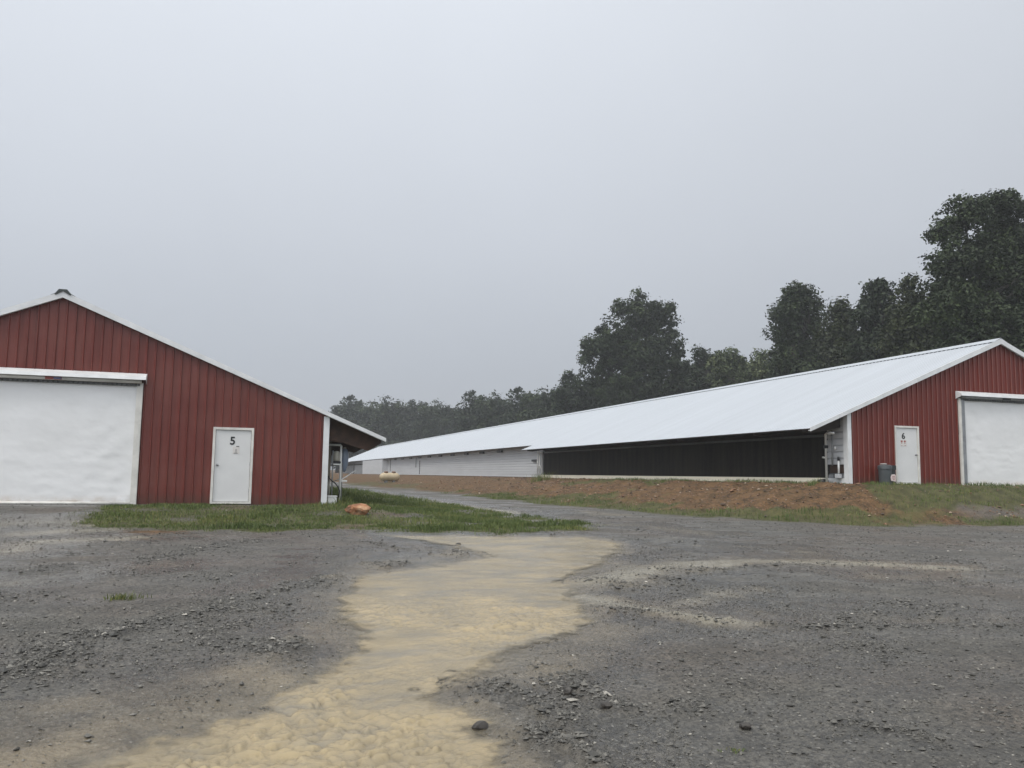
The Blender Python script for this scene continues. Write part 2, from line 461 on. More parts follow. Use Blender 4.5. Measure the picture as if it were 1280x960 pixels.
def stone_material(name, dark, light, pale):
    m = bpy.data.materials.new(name); nt, ns, lk = nodes(m); b = bsdf(m)
    t = attr(nt, 'tint')
    c = ramp(nt, t, [(0, dark), (.75, light), (.93, light), (1, pale)])
    c = mix(nt, ramp(nt, noise(nt, 60, 4, coords(nt)), [(.35, .4), (.7, 0)]), c, tuple(x * .4 for x in dark))
    lk.new(c, b.inputs['Base Color']); b.inputs['Roughness'].default_value = .5
    return m


MAT['stone'] = stone_material('wet_grey_stone', (.032, .031, .027), (.180, .170, .148), (.50, .47, .41))
MAT['clod'] = stone_material('rusty_clods_and_litter', (.040, .026, .016), (.235, .125, .062), (.55, .45, .35))


def blade_material(name, a, b_, c_):
    m = bpy.data.materials.new(name); nt, ns, lk = nodes(m); b = bsdf(m)
    lk.new(ramp(nt, attr(nt, 'tint'), [(0, a), (.6, b_), (1, c_)]), b.inputs['Base Color'])
    b.inputs['Roughness'].default_value = .6; b.inputs['Specular IOR Level'].default_value = .3
    return m


MAT['grass'] = blade_material('green_grass', (0.0460, 0.0713, 0.0180), (0.1092, 0.1404, 0.0400), (0.2415, 0.2052, 0.0750))
MAT['leaf_oak'] = blade_material('oak_leaves', (0.0067, 0.0129, 0.0037), (0.0202, 0.0333, 0.0093), (0.0392, 0.0577, 0.0159))
MAT['leaf_dark'] = blade_material('dark_leaves', (0.0053, 0.0108, 0.0037), (0.0139, 0.0251, 0.0079), (0.0249, 0.0393, 0.0125))
MAT['leaf_yellow'] = blade_material('olive_leaves', (0.0096, 0.0149, 0.0037), (0.0249, 0.0339, 0.0088), (0.0421, 0.0529, 0.0154))
MAT['leaf_pale'] = blade_material('pale_leaves', (0.0288, 0.0408, 0.0160), (0.0640, 0.0833, 0.0352), (0.1000, 0.1190, 0.0528))
MAT['bark'] = M('grey_bark', (.028, .024, .019), .9, var=.5, scale=6, stretch=(2, 2, .4))


# ------------------------------------------------------------------ mesh helpers
def from_arrays(name, V, Fc, mat, attrs=None, smooth=False, parent=None):
    V = np.ascontiguousarray(V, np.float32); Fc = np.ascontiguousarray(Fc, np.int32)
    me = bpy.data.meshes.new(name)
    k = Fc.shape[1]
    me.vertices.add(len(V)); me.vertices.foreach_set('co', V.ravel())
    me.loops.add(Fc.size); me.loops.foreach_set('vertex_index', Fc.ravel())
    me.polygons.add(len(Fc)); me.polygons.foreach_set('loop_start', np.arange(0, Fc.size, k, dtype=np.int32))
    me.polygons.foreach_set('use_smooth', np.full(len(Fc), smooth, bool))
    me.update(calc_edges=True)
    for an, av in (attrs or {}).items():
        a = me.attributes.new(an, 'FLOAT', 'POINT'); a.data.foreach_set('value', np.ascontiguousarray(av, np.float32))
    me.materials.append(mat)
    o = bpy.data.objects.new(name, me); COL.objects.link(o)
    if parent is not None:
        o.parent = parent
    return o


def tag(o, label=None, cat=None, group=None, kind=None):
    for k, val in (('label', label), ('category', cat), ('group', group), ('kind', kind)):
        if val:
            o[k] = val
    return o


def empty(name, loc):
    o = bpy.data.objects.new(name, None); COL.objects.link(o); o.location = loc
    o.empty_display_size = .3
    return o


class MB:
    """collects shapes in world coordinates; build() links them as one mesh object under a thing's Empty"""
    def __init__(s):
        s.v = []; s.f = []; s.m = []

    def add(s, vs, fs, mi=0):
        b = len(s.v); s.v += [tuple(map(float, p)) for p in vs]; s.f += [tuple(b + i for i in f) for f in fs]; s.m += [mi] * len(fs)
        return s

    def box(s, x0, x1, y0, y1, z0, z1, mi=0):
        x0, x1 = sorted((x0, x1)); y0, y1 = sorted((y0, y1)); z0, z1 = sorted((z0, z1))
        v = [(x, y, z) for x in (x0, x1) for y in (y0, y1) for z in (z0, z1)]
        return s.add(v, [(0, 1, 3, 2), (4, 6, 7, 5), (0, 4, 5, 1), (2, 3, 7, 6), (0, 2, 6, 4), (1, 5, 7, 3)], mi)

    def prism(s, poly, axis_vec):
        """closed prism: polygon (3D points) swept by a vector"""
        n = len(poly); a = Vector(axis_vec)
        vs = [Vector(p) for p in poly] + [Vector(p) + a for p in poly]
        fs = [tuple(range(n)), tuple(range(2 * n - 1, n - 1, -1))] + [(i, i + n, (i + 1) % n + n, (i + 1) % n) for i in range(n)]
        return s.add(vs, fs)

    def tube(s, pts, r, n=10, mi=0, cap=True):
        pts = [Vector(p) for p in pts]
        rs = r if isinstance(r, (list, tuple)) else [r] * len(pts)
        rings = []
        up = Vector((0, 0, 1))
        for i, p in enumerate(pts):
            d = (pts[min(i + 1, len(pts) - 1)] - pts[max(i - 1, 0)]).normalized()
            a = d.cross(up if abs(d.z) < .9 else Vector((1, 0, 0))).normalized(); b = d.cross(a).normalized()
            rings.append([p + rs[i] * (math.cos(t) * a + math.sin(t) * b) for t in [2 * math.pi * k / n for k in range(n)]])
        vs = [q for ring in rings for q in ring]; fs = []
        for i in range(len(pts) - 1):
            for k in range(n):
                fs.append((i * n + k, i * n + (k + 1) % n, (i + 1) * n + (k + 1) % n, (i + 1) * n + k))
        if cap:
            fs.append(tuple(range(n - 1, -1, -1))); fs.append(tuple((len(pts) - 1) * n + k for k in range(n)))
        return s.add(vs, fs, mi)

    def lathe(s, prof, c, axis='z', n=24, mi=0):
        """prof: (radius, height) pairs round an axis through c"""
        vs = []; fs = []
        for r, h in prof:
            for k in range(n):
                t = 2 * math.pi * k / n
                a, b = r * math.cos(t), r * math.sin(t)
                vs.append((c[0] + a, c[1] + b, c[2] + h) if axis == 'z' else ((c[0] + h, c[1] + a, c[2] + b) if axis == 'x' else (c[0] + a, c[1] + h, c[2] + b)))
        for i in range(len(prof) - 1):
            for k in range(n):
                fs.append((i * n + k, i * n + (k + 1) % n, (i + 1) * n + (k + 1) % n, (i + 1) * n + k))
        fs.append(tuple(range(n))); fs.append(tuple((len(prof) - 1) * n + k for k in range(n)))
        return s.add(vs, fs, mi)

    def build(s, name, mats, parent=None, smooth=False, bevel=0, origin=None):
        org = Vector((0, 0, 0))
        p = parent
        while p is not None:
            org += p.location; p = p.parent
        if origin is not None:
            org = org + Vector(origin)
        me = bpy.data.meshes.new(name)
        me.from_pydata([tuple(Vector(q) - org) for q in s.v], [], s.f)
        for mt in (mats if isinstance(mats, (list, tuple)) else [mats]):
            me.materials.append(mt)
        me.polygons.foreach_set('material_index', s.m)
        bm = bmesh.new(); bm.from_mesh(me)
        bmesh.ops.remove_doubles(bm, verts=bm.verts, dist=1e-5)
        bmesh.ops.recalc_face_normals(bm, faces=bm.faces)
        if bevel:
            bmesh.ops.bevel(bm, geom=[e for e in bm.edges if len(e.link_faces) == 2 and e.calc_face_angle(0) > .6], offset=bevel, segments=2, affect='EDGES')
        bm.to_mesh(me); bm.free()
        me.polygons.foreach_set('use_smooth', [smooth] * len(me.polygons))
        o = bpy.data.objects.new(name, me); COL.objects.link(o)
        if parent is not None:
            o.parent = parent
            if origin is not None:
                o.location = origin
        elif origin is not None:
            o.location = origin
        return o


def smooth_by_angle(o, ang=40):
    o.data.polygons.foreach_set('use_smooth', [True] * len(o.data.polygons))
    o.data.set_sharp_from_angle(angle=R(ang))


# ------------------------------------------------------------------ the barns
W, RISE, WALL, LEN = 7.17, 3.01, 2.55, 152.0
SL = RISE / W
OHX = 1.70
PER = .2286


def barn(num, u0, v0, z0, sg, red, label, detail):
    """sg: +1 when the barn lies towards +X of its near visible corner, -1 when towards -X"""
    root = empty('poultry_barn', (u0 + sg * W, v0, z0))
    tag(root, label, 'barn', None, 'thing')
    U = lambda x: u0 + sg * x
    hgt = lambda x: WALL + SL * min(x, 2 * W - x)
    D0, D1, DH = 2.065, 3.155, 2.10          # walk-in door
    B0, B1, BH = 5.06, 2 * W - 5.06, 3.20    # roll-up door
    # --- ribbed gable wall with its two openings
    xs = {0.0, 2 * W, W, D0, D1, B0, B1}
    RB = (.176, .190, .212) if num == 5 else (.165, .180, .208)
    prof = lambda x: float(np.interp((x % PER), [0, *RB, PER], [0, 0, .040, .040, 0]))
    k = 0
    while k * PER < 2 * W:
        for q in (0, *RB):
            if k * PER + q < 2 * W:
                xs.add(round(k * PER + q, 4))
        k += 1
    xs = sorted(xs)
    g = MB()
    for a, b in zip(xs[:-1], xs[1:]):
        mid = (a + b) / 2
        lo = DH if D0 < mid < D1 else (BH if B0 < mid < B1 else 0)
        pa, pb = prof(a + 1e-6), prof(b - 1e-6)
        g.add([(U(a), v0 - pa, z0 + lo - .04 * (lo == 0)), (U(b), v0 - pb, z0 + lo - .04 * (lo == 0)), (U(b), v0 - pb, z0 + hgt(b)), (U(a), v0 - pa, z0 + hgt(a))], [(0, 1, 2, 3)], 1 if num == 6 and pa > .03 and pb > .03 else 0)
    # back side of the gable so that it has thickness round the openings
    for xa, xb, lo in ((0, D0, 0), (D0, D1, DH), (D1, B0, 0), (B0, W, BH), (W, B1, BH), (B1, 2 * W, 0)):
        g.add([(U(xa), v0 + .12, z0 + lo), (U(xb), v0 + .12, z0 + lo), (U(xb), v0 + .12, z0 + hgt(xb)), (U(xa), v0 + .12, z0 + hgt(xa))], [(3, 2, 1, 0)])
    for x in (D0, D1):
        g.add([(U(x), v0 - .0, z0), (U(x), v0 + .12, z0), (U(x), v0 + .12, z0 + DH), (U(x), v0, z0 + DH)], [(0, 1, 2, 3)])
    for x in (B0, B1):
        g.add([(U(x), v0, z0), (U(x), v0 + .12, z0), (U(x), v0 + .12, z0 + BH), (U(x), v0, z0 + BH)], [(0, 1, 2, 3)])
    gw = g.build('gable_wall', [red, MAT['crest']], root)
    # rear gable
    MB().add([(U(0), v0 + LEN, z0), (U(2 * W), v0 + LEN, z0), (U(2 * W), v0 + LEN, z0 + WALL), (U(W), v0 + LEN, z0 + WALL + RISE), (U(0), v0 + LEN, z0 + WALL)], [(0, 1, 2, 3, 4)]).build('rear_wall', MAT['siding'], root)
    MB().box(U(2 * W - .1), U(2 * W), v0 + .13, v0 + LEN - .02, z0, z0 + WALL - .05).build('far_side_wall', MAT['siding'], root)
    # foundation sill
    MB().box(U(.02), U(2 * W - .02), v0 - .015, v0 + .10, z0 - .45, z0 - .042).build('foundation', MAT['earth_base'], root)
    # --- trim
    t = MB()
    t.box(U(-.045), U(.12), v0 - .055, v0 - .027, z0 - .03, z0 + WALL - .03)
    t.box(U(-.045), U(-.012), v0 - .027, v0 + .19, z0 - .03, z0 + WALL - .05)
    t.build('corner_trim', MAT['white_trim'], root)
    t = MB()
    t.box(U(2 * W - .12), U(2 * W + .045), v0 - .055, v0 - .027, z0 - .03, z0 + WALL - .03)
    t.build('corner_trim', MAT['white_trim'], root)
    top = lambda x: WALL + .06 + SL * x
    for side in (0, 1):
        xx = (lambda x: x) if side == 0 else (lambda x: 2 * W - x)
        r_ = MB()
        FH = .135 if num == 5 else .165
        r_.prism([(U(xx(-OHX)), v0 - .17, z0 + top(-OHX) + .035), (U(xx(W)), v0 - .17, z0 + top(W) + .035), (U(xx(W)), v0 - .17, z0 + top(W) - FH), (U(xx(-OHX)), v0 - .17, z0 + top(-OHX) - FH + .06)], (0, .035, 0))
        # lower lip and inner return of the rake
        r_.prism([(U(xx(-OHX)), v0 - .135, z0 + top(-OHX) - .065), (U(xx(W)), v0 - .135, z0 + top(W) - .10), (U(xx(W)), v0 - .135, z0 + top(W) - .125), (U(xx(-OHX)), v0 - .135, z0 + top(-OHX) - .085)], (0, .105, 0))
        r_.build('rake_trim', MAT['white_trim'], root)
    # --- roof: ribbed sheets on both slopes, eave stepping in and out along the side
    over = [(0.0, detail['step'], OHX), (detail['step'], detail['step2'], .88), (detail['step2'], LEN, OHX)]
    for side in (0, 1):
        xx = (lambda x: x) if side == 0 else (lambda x: 2 * W - x)
        rf = MB()
        ys = [0.0]; k = 0
        vv = [-.15]
        n = int(LEN / PER)
        for k in range(n + 1):
            for q, h in ((0, 0), (.176, 0), (.190, .014), (.212, .014)):
                y = k * PER + q
                if y <= LEN:
                    vv.append(y)
        for y in (detail['step'], detail['step2']):
            vv.append(y)
        vv = sorted(set(round(y, 4) for y in vv))
        ph = lambda y: float(np.interp((y % PER), [0, .176, .190, .212, PER], [0, 0, .014, .014, 0])) if y >= 0 else 0
        for a, b in zip(vv[:-1], vv[1:]):
            mid = (a + b) / 2
            o = next((w for s_, e_, w in over if s_ <= mid <= e_), OHX) if mid > 0 else OHX
            ha, hb = ph(a), ph(b)
            p = [(U(xx(-o)), v0 + a, z0 + top(-o) + ha), (U(xx(W)), v0 + a, z0 + top(W) + ha), (U(xx(W)), v0 + b, z0 + top(W) + hb), (U(xx(-o)), v0 + b, z0 + top(-o) + hb)]
            rf.add(p, [(0, 1, 2, 3)])
        roof = rf.build('roof', MAT['white_roof'], root)
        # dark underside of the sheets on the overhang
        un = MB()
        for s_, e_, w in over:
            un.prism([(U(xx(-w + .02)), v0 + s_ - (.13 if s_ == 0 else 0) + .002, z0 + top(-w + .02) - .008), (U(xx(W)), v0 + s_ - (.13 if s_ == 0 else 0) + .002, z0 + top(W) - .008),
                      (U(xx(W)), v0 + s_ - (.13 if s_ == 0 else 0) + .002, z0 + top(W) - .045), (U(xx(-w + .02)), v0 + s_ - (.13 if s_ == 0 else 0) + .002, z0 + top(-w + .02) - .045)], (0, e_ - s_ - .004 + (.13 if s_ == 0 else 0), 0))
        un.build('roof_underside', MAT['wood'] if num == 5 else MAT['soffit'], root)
        if side == 0:
            main_roof = roof
    rc = MB()
    for side in (0, 1):
        xx = (lambda x: x) if side == 0 else (lambda x: 2 * W - x)
        rc.prism([(U(xx(W - .30)), v0 - .16, z0 + top(W - .30) + .045), (U(xx(W)), v0 - .16, z0 + top(W) + .075), (U(xx(W)), v0 - .16, z0 + top(W) + .060), (U(xx(W - .30)), v0 - .16, z0 + top(W - .30) + .032)], (0, LEN + .1, 0))
    rc.build('ridge_cap', MAT['white_roof'] if num == 6 else MAT['ridge_dark'], main_roof)
    if num == 6:
        cl = MB()
        n = int(LEN / PER)
        prf = []
        for k in range(n):
            y = v0 + k * PER + .02
            prf += [(y, .012), (y, .042), (y + .14, .042), (y + .14, .012)]
        xq = W - .28
        cl.add([(U(xq), y, z0 + top(xq) + .002) for y, h in prf] + [(U(xq), y, z0 + top(xq) + h) for y, h in prf], [(i, i + 1, len(prf) + i + 1, len(prf) + i) for i in range(len(prf) - 1)])
        cl.build('ridge_closure', MAT['ridge_dark'], main_roof)
    else:
        e = MB()
        e.prism([(U(W - .20), v0 - .20, z0 + top(W - .20) + .03), (U(W - .10), v0 - .20, z0 + top(W) + .085), (U(W + .10), v0 - .20, z0 + top(W) + .085), (U(W + .20), v0 - .20, z0 + top(W - .20) + .03), (U(W + .19), v0 - .20, z0 + top(W - .20) + .01), (U(W), v0 - .20, z0 + top(W) + .036), (U(W - .19), v0 - .20, z0 + top(W - .20) + .01)], (0, .5, 0))
        e.build('ridge_vent_end', MAT['ridge_dark'], main_roof)
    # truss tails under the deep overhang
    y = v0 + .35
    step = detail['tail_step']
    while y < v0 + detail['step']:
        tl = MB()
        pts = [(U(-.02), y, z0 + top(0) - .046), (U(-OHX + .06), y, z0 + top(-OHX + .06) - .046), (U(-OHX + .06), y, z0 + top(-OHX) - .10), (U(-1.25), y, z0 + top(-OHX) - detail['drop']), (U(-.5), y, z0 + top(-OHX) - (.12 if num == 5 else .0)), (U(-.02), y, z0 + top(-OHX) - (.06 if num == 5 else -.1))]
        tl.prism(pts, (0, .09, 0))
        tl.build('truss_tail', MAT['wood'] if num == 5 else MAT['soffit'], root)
        y += step
    # --- side wall by sections (local distance from the front)
    def siding(name, a, b, x_out, mat, zlo=0.0, zhi=WALL, ridge=.20, ends=True):
        m = MB()
        z = zlo
        while z < zhi - 1e-6:
            z2 = min(z + ridge, zhi)
            zq = z2 - .055
            m.add([(U(x_out - .03), v0 + a, z0 + z), (U(x_out - .03), v0 + b, z0 + z), (U(x_out - .024), v0 + b, z0 + zq), (U(x_out - .024), v0 + a, z0 + zq)], [(0, 1, 2, 3)])
            m.add([(U(x_out - .024), v0 + a, z0 + zq), (U(x_out - .024), v0 + b, z0 + zq), (U(x_out + .025), v0 + b, z0 + zq + .004), (U(x_out + .025), v0 + a, z0 + zq + .004)], [(0, 1, 2, 3)])
            m.add([(U(x_out + .025), v0 + a, z0 + zq + .004), (U(x_out + .025), v0 + b, z0 + zq + .004), (U(x_out + .025), v0 + b, z0 + z2 - .004), (U(x_out + .025), v0 + a, z0 + z2 - .004)], [(0, 1, 2, 3)])
            m.add([(U(x_out + .025), v0 + a, z0 + z2 - .004), (U(x_out + .025), v0 + b, z0 + z2 - .004), (U(x_out - .03), v0 + b, z0 + z2), (U(x_out - .03), v0 + a, z0 + z2)], [(0, 1, 2, 3)])
            z = z2
        if ends:
            for q in (a, b):
                m.add([(U(x_out), v0 + q, z0 + zlo), (U(0.06), v0 + q, z0 + zlo), (U(0.06), v0 + q, z0 + zhi), (U(x_out), v0 + q, z0 + zhi)], [(0, 1, 2, 3)])
        return m.build(name, mat, root)
    S = detail['step']
    if num == 6:
        siding('side_wall', .192, 1.10, 0, MAT['siding'], .66, WALL - .02, .24)
        siding('lower_wall_panel', .192, 1.10, .03, MAT['grey_panel'], .16, .34, .18)
        MB().box(U(.06), U(.10), v0 + .192, v0 + 1.10, z0 + .341, z0 + .655).build('wall_opening_board', MAT['wood'], root)
        MB().box(U(-.03), U(.05), v0 + .192, v0 + 1.10, z0 - .02, z0 + .156).build('curb_board', MAT['white_trim'], root)
        # cooling pad wall
        MB().box(U(.02), U(.14), v0 + 1.11, v0 + S - .02, z0 + .17, z0 + 1.70).build('cooling_pad', MAT['pad'], root)
        MB().box(U(-.045), U(.10), v0 + 1.11, v0 + S - .02, z0 + 1.702, z0 + 1.79).build('header_beam', MAT['dark_steel'], root)
        MB().box(U(.05), U(.16), v0 + 1.11, v0 + S - .02, z0 + 1.793, z0 + WALL).build('eave_wall', MAT['soffit'], root)
        MB().box(U(-.26), U(.10), v0 + 1.11, v0 + S - .02, z0 - .10, z0 + .165).build('curb_board', MAT['board'], root)
        siding('side_wall', S, detail['c0'], 0, MAT['siding'], 0, WALL)
        siding('side_wall', detail['c0'], detail['c1'], -.80, MAT['siding'], 0, WALL - SL * .8 - .05)
        siding('fan_wall', detail['c1'], LEN, 0, MAT['grey_panel'], 0, WALL, .3)
        MB().box(U(-.12), U(-.03), v0 + 134.5, v0 + 135.1, z0, z0 + 2.0).build('wall_post', MAT['black'], root)
        MB().box(U(-.05), U(-.03), v0 + detail['c1'] + .1, v0 + LEN - .5, z0 + 1.55, z0 + 1.75).build('header_beam', MAT['soffit'], root)
        for k in range(10):
            y = v0 + 41.9 + 5.45 * k
            MB().box(U(-.16), U(-.03), y, y + 1.25, z0 + 1.98, z0 + 2.16).build('air_inlet', MAT['black'], root)
        for y, zt, zb in ((75.2, 1.7, .1), (77.4, 2.1, .9), (95.5, 2.1, .5)):
            MB().tube([(U(-.05), v0 + y, z0 + zb), (U(-.05), v0 + y, z0 + zt)], .05, 6).build('conduit', MAT['dark_steel'], root)
    else:
        siding('side_wall', .192, LEN, 0, MAT['soffit'], 0, WALL)
        MB().box(U(-.06), U(-.026), v0 + .192, v0 + S, z0 - .02, z0 + .15).build('curb_board', MAT['board'], root)
    # --- walk-in door
    fr = MB()
    fw = .062
    fr.box(U(D0 - .005), U(D0 + fw), v0 - .045, v0 + .10, z0 - .02, z0 + DH + .02)
    fr.box(U(D1 - fw), U(D1 + .005), v0 - .045, v0 + .10, z0 - .02, z0 + DH + .02)
    fr.box(U(D0 + fw), U(D1 - fw), v0 - .044, v0 + .10, z0 + DH - .05, z0 + DH + .019)
    fr.box(U(D0 + fw), U(D1 - fw), v0 - .044, v0 + .10, z0 - .02, z0 + .035)
    dr = MB().box(U(D0 + fw + .006), U(D1 - fw - .006), v0 + .0, v0 + .05, z0 + .042, z0 + DH - .058).build('door', MAT['door'], root, bevel=.004)
    fr.build('door_frame', MAT['frame'], dr)
    kx = 3.01
    kn = MB()
    kn.lathe([(.033, 0), (.033, -.008), (.012, -.012), (.012, -.04), (.027, -.048), (.03, -.065), (.02, -.078)], (U(kx), v0 - .001, z0 + 1.06), 'y', 16)
    kn.build('door_knob', MAT['steel'], dr, smooth=True)
    for hz in (.3, 1.05, 1.8):
        MB().tube([(U(D0 + fw + .004), v0 - .006, z0 + hz), (U(D0 + fw + .004), v0 - .006, z0 + hz + .1)], .009, 8).build('hinge', MAT['steel'], dr)
    # number
    cu = bpy.data.curves.new('door_number', 'FONT'); cu.body = str(num); cu.size = .31; cu.extrude = .004; cu.align_x = 'CENTER'; cu.align_y = 'CENTER'; cu.offset = .007
    cu.materials.append(MAT['number'])
    tmp = bpy.data.objects.new('door_number', cu); COL.objects.link(tmp)
    bpy.context.view_layer.update()
    me = bpy.data.meshes.new_from_object(tmp.evaluated_get(bpy.context.evaluated_depsgraph_get()))
    bpy.data.objects.remove(tmp)
    nx = 2.63 if num == 5 else 2.47
    me.transform(Matrix.Translation(Vector((U(nx), v0 - .004, z0 + 1.735)) - root.location) @ Matrix.Rotation(R(90), 4, 'X'))
    no = bpy.data.objects.new('door_number', me); COL.objects.link(no); no.parent = dr
    # paper notices under the number
    xl = U(2.52 if num == 5 else 2.47)
    if num == 5:
        MB().box(xl - .095, xl + .085, v0 - .006, v0 - .001, z0 + 1.38, z0 + 1.585).build('door_notice', MAT['paper'], dr)
        q = MB()
        q.box(xl - .005, xl + .075, v0 - .009, v0 - .0065, z0 + 1.575, z0 + 1.60)
        for zz in (1.50, 1.46, 1.425):
            q.box(xl - .03, xl + .02, v0 - .0085, v0 - .0065, z0 + zz, z0 + zz + .012)
        q.box(xl - .06, xl + .04, v0 - .0085, v0 - .0065, z0 + 1.392, z0 + 1.405)
        q.build('notice_lettering', MAT['dark_steel'], dr)
    else:
        MB().box(xl - .14, xl + .14, v0 - .006, v0 - .001, z0 + 1.37, z0 + 1.60).build('door_notice', MAT['paper'], dr)
        q = MB()
        for dx in (-.085, .055):
            q.box(xl + dx - .04, xl + dx + .04, v0 - .0085, v0 - .0065, z0 + 1.52, z0 + 1.58)
            q.box(xl + dx - .02, xl + dx + .02, v0 - .0085, v0 - .0065, z0 + 1.47, z0 + 1.505)
        q.box(xl - .11, xl - .06, v0 - .0085, v0 - .0065, z0 + 1.385, z0 + 1.40); q.box(xl + .04, xl + .10, v0 - .0085, v0 - .0065, z0 + 1.385, z0 + 1.40)
        q.build('notice_lettering', MAT['notice_red'], dr)
    # --- roll-up tarpaulin door
    nx_, nz_ = 150, 120
    gx, gz = np.meshgrid(np.linspace(B0 + .13, B1 - .13, nx_), np.linspace(-.02 if num == 5 else 0.02, BH + .02, nz_), indexing='ij')
    hx = gx - B0; up = gz
    fold = .012 * fbm(hx * .8 + up * .9, up * 1.5 - hx * .9, 70 + num, 4) + .012 * fbm(hx * .5, up * .7, 72 + num, 3)
    fold += .0020 * np.sin(up * 21 + 5 * fbm(hx * 1.3, up, 75, 3)) * sstep(.45, .8, vnoise(hx * 1.3, up * 1.1, 73 + num)) * sstep(3, 1.2, up)
    fold += .006 * np.sin((hx * .8 + up) * 8 + 5 * fbm(hx * .7, up * .7, 76, 3)) * np.exp(-((hx - .5) ** 2) / 1.0) * vnoise(hx * .8, up * .8, 79)
    Vt = np.stack([U(gx), v0 - .05 - fold, z0 + gz], -1).reshape(-1, 3) - np.array(root.location)
    idx = np.arange(nx_ * nz_).reshape(nx_, nz_)
    Ft = np.stack([idx[:-1, :-1], idx[1:, :-1], idx[1:, 1:], idx[:-1, 1:]], -1).reshape(-1, 4)
    if sg < 0:
        Ft = Ft[:, ::-1]
    tp = from_arrays('roll_up_door', Vt, Ft, MAT['tarp'], smooth=True, parent=root)
    for xj in (B0 - .02, B1 - .14):
        JW = .16 if num == 5 else .10
        xj = xj if (num == 5 or xj < W) else xj + .06
        MB().box(U(xj), U(xj + JW), v0 - .115, v0 - .03, z0 - .10, z0 + BH + .06).build('door_jamb', MAT['frame'], tp, bevel=.006)
        if num == 6:
            MB().box(U(xj + (.102 if xj < W else -.152)), U(xj + (.252 if xj < W else -.002)), v0 - .112, v0 - .082, z0, z0 + BH).build('guide_rail', MAT['steel'], tp)
    bt = MB().tube([(U(B0 + .14), v0 - .075, z0 - .02), (U(B1 - .14), v0 - .075, z0 - .02)], .04, 12)
    bt.build('bottom_bar', MAT['frame'] if num == 5 else MAT['tarp'], tp, smooth=True)
    # hood over the roller: sloping top, front lip
    HZ = BH + .13
    hd = MB()
    hd.prism([(U(B0 - .10), v0 - .03, z0 + HZ + .20), (U(B0 - .10), v0 - .30, z0 + HZ + .10), (U(B0 - .10), v0 - .33, z0 + HZ), (U(B0 - .10), v0 - .30, z0 + HZ), (U(B0 - .10), v0 - .27, z0 + HZ + .075), (U(B0 - .10), v0 - .03, z0 + HZ + .17)], (sg * (B1 - B0 + .2), 0, 0))
    for xe in (B0 - .10, B1 + .10):
        hd.prism([(U(xe), v0 - .03, z0 + HZ + .168), (U(xe), v0 - .28, z0 + HZ + .08), (U(xe), v0 - .28, z0 + HZ - .02), (U(xe), v0 - .03, z0 + HZ - .1)], (sg * .004 * (-1 if xe < W else 1), 0, 0))
    hd.build('roller_hood', MAT['white_trim'], tp)
    rl = MB().tube([(U(B0 + .02), v0 - .17, z0 + HZ - .03), (U(B1 - .02), v0 - .17, z0 + HZ - .03)], .062, 16)
    rl.build('roller', MAT['frame'] if num == 5 else MAT['steel'], tp, smooth=True)
    cg = MB()
    n = int((B1 - B0) / .12)
    for k in range(n):
        x = B0 + .06 + k * .12
        cg.box(U(x), U(x + .07), v0 - .14, v0 - .085, z0 + HZ - .155, z0 + HZ - .092)
    cg.box(U(B0), U(B1), v0 - .082, v0 - .06, z0 + HZ - .16, z0 + HZ - .09)
    cg.build('slotted_track', MAT['dark_steel'], tp)
    xd = 7.24
    dc = MB()
    dc.box(U(xd - .20), U(xd + .20), v0 - .245, v0 - .236, z0 + HZ - .085, z0 + HZ - .005)
    dcl = dc.build('roller_decal', MAT['notice_red'] if num == 5 else MAT['black'], tp)
    if num == 5:
        MB().box(U(xd - .19), U(xd - .0), v0 - .249, v0 - .2465, z0 + HZ - .07, z0 + HZ - .02).build('decal_print', MAT['notice_blue'], tp)
    return root


barn5 = barn(5, U5, V5, Z5, -1, MAT['red'], 'red ribbed barn with the door marked 5 and a boulder by its corner', dict(step=32.0, step2=117.5, tail_step=3.05, drop=.34, c0=98, c1=118))
barn6 = barn(6, U6, V6, Z6, +1, MAT['red6'], 'long red and white barn with the door marked 6 and a dark cooling wall', dict(step=32.1, step2=134.0, tail_step=3.05, drop=.12, c0=97.8, c1=118.0))


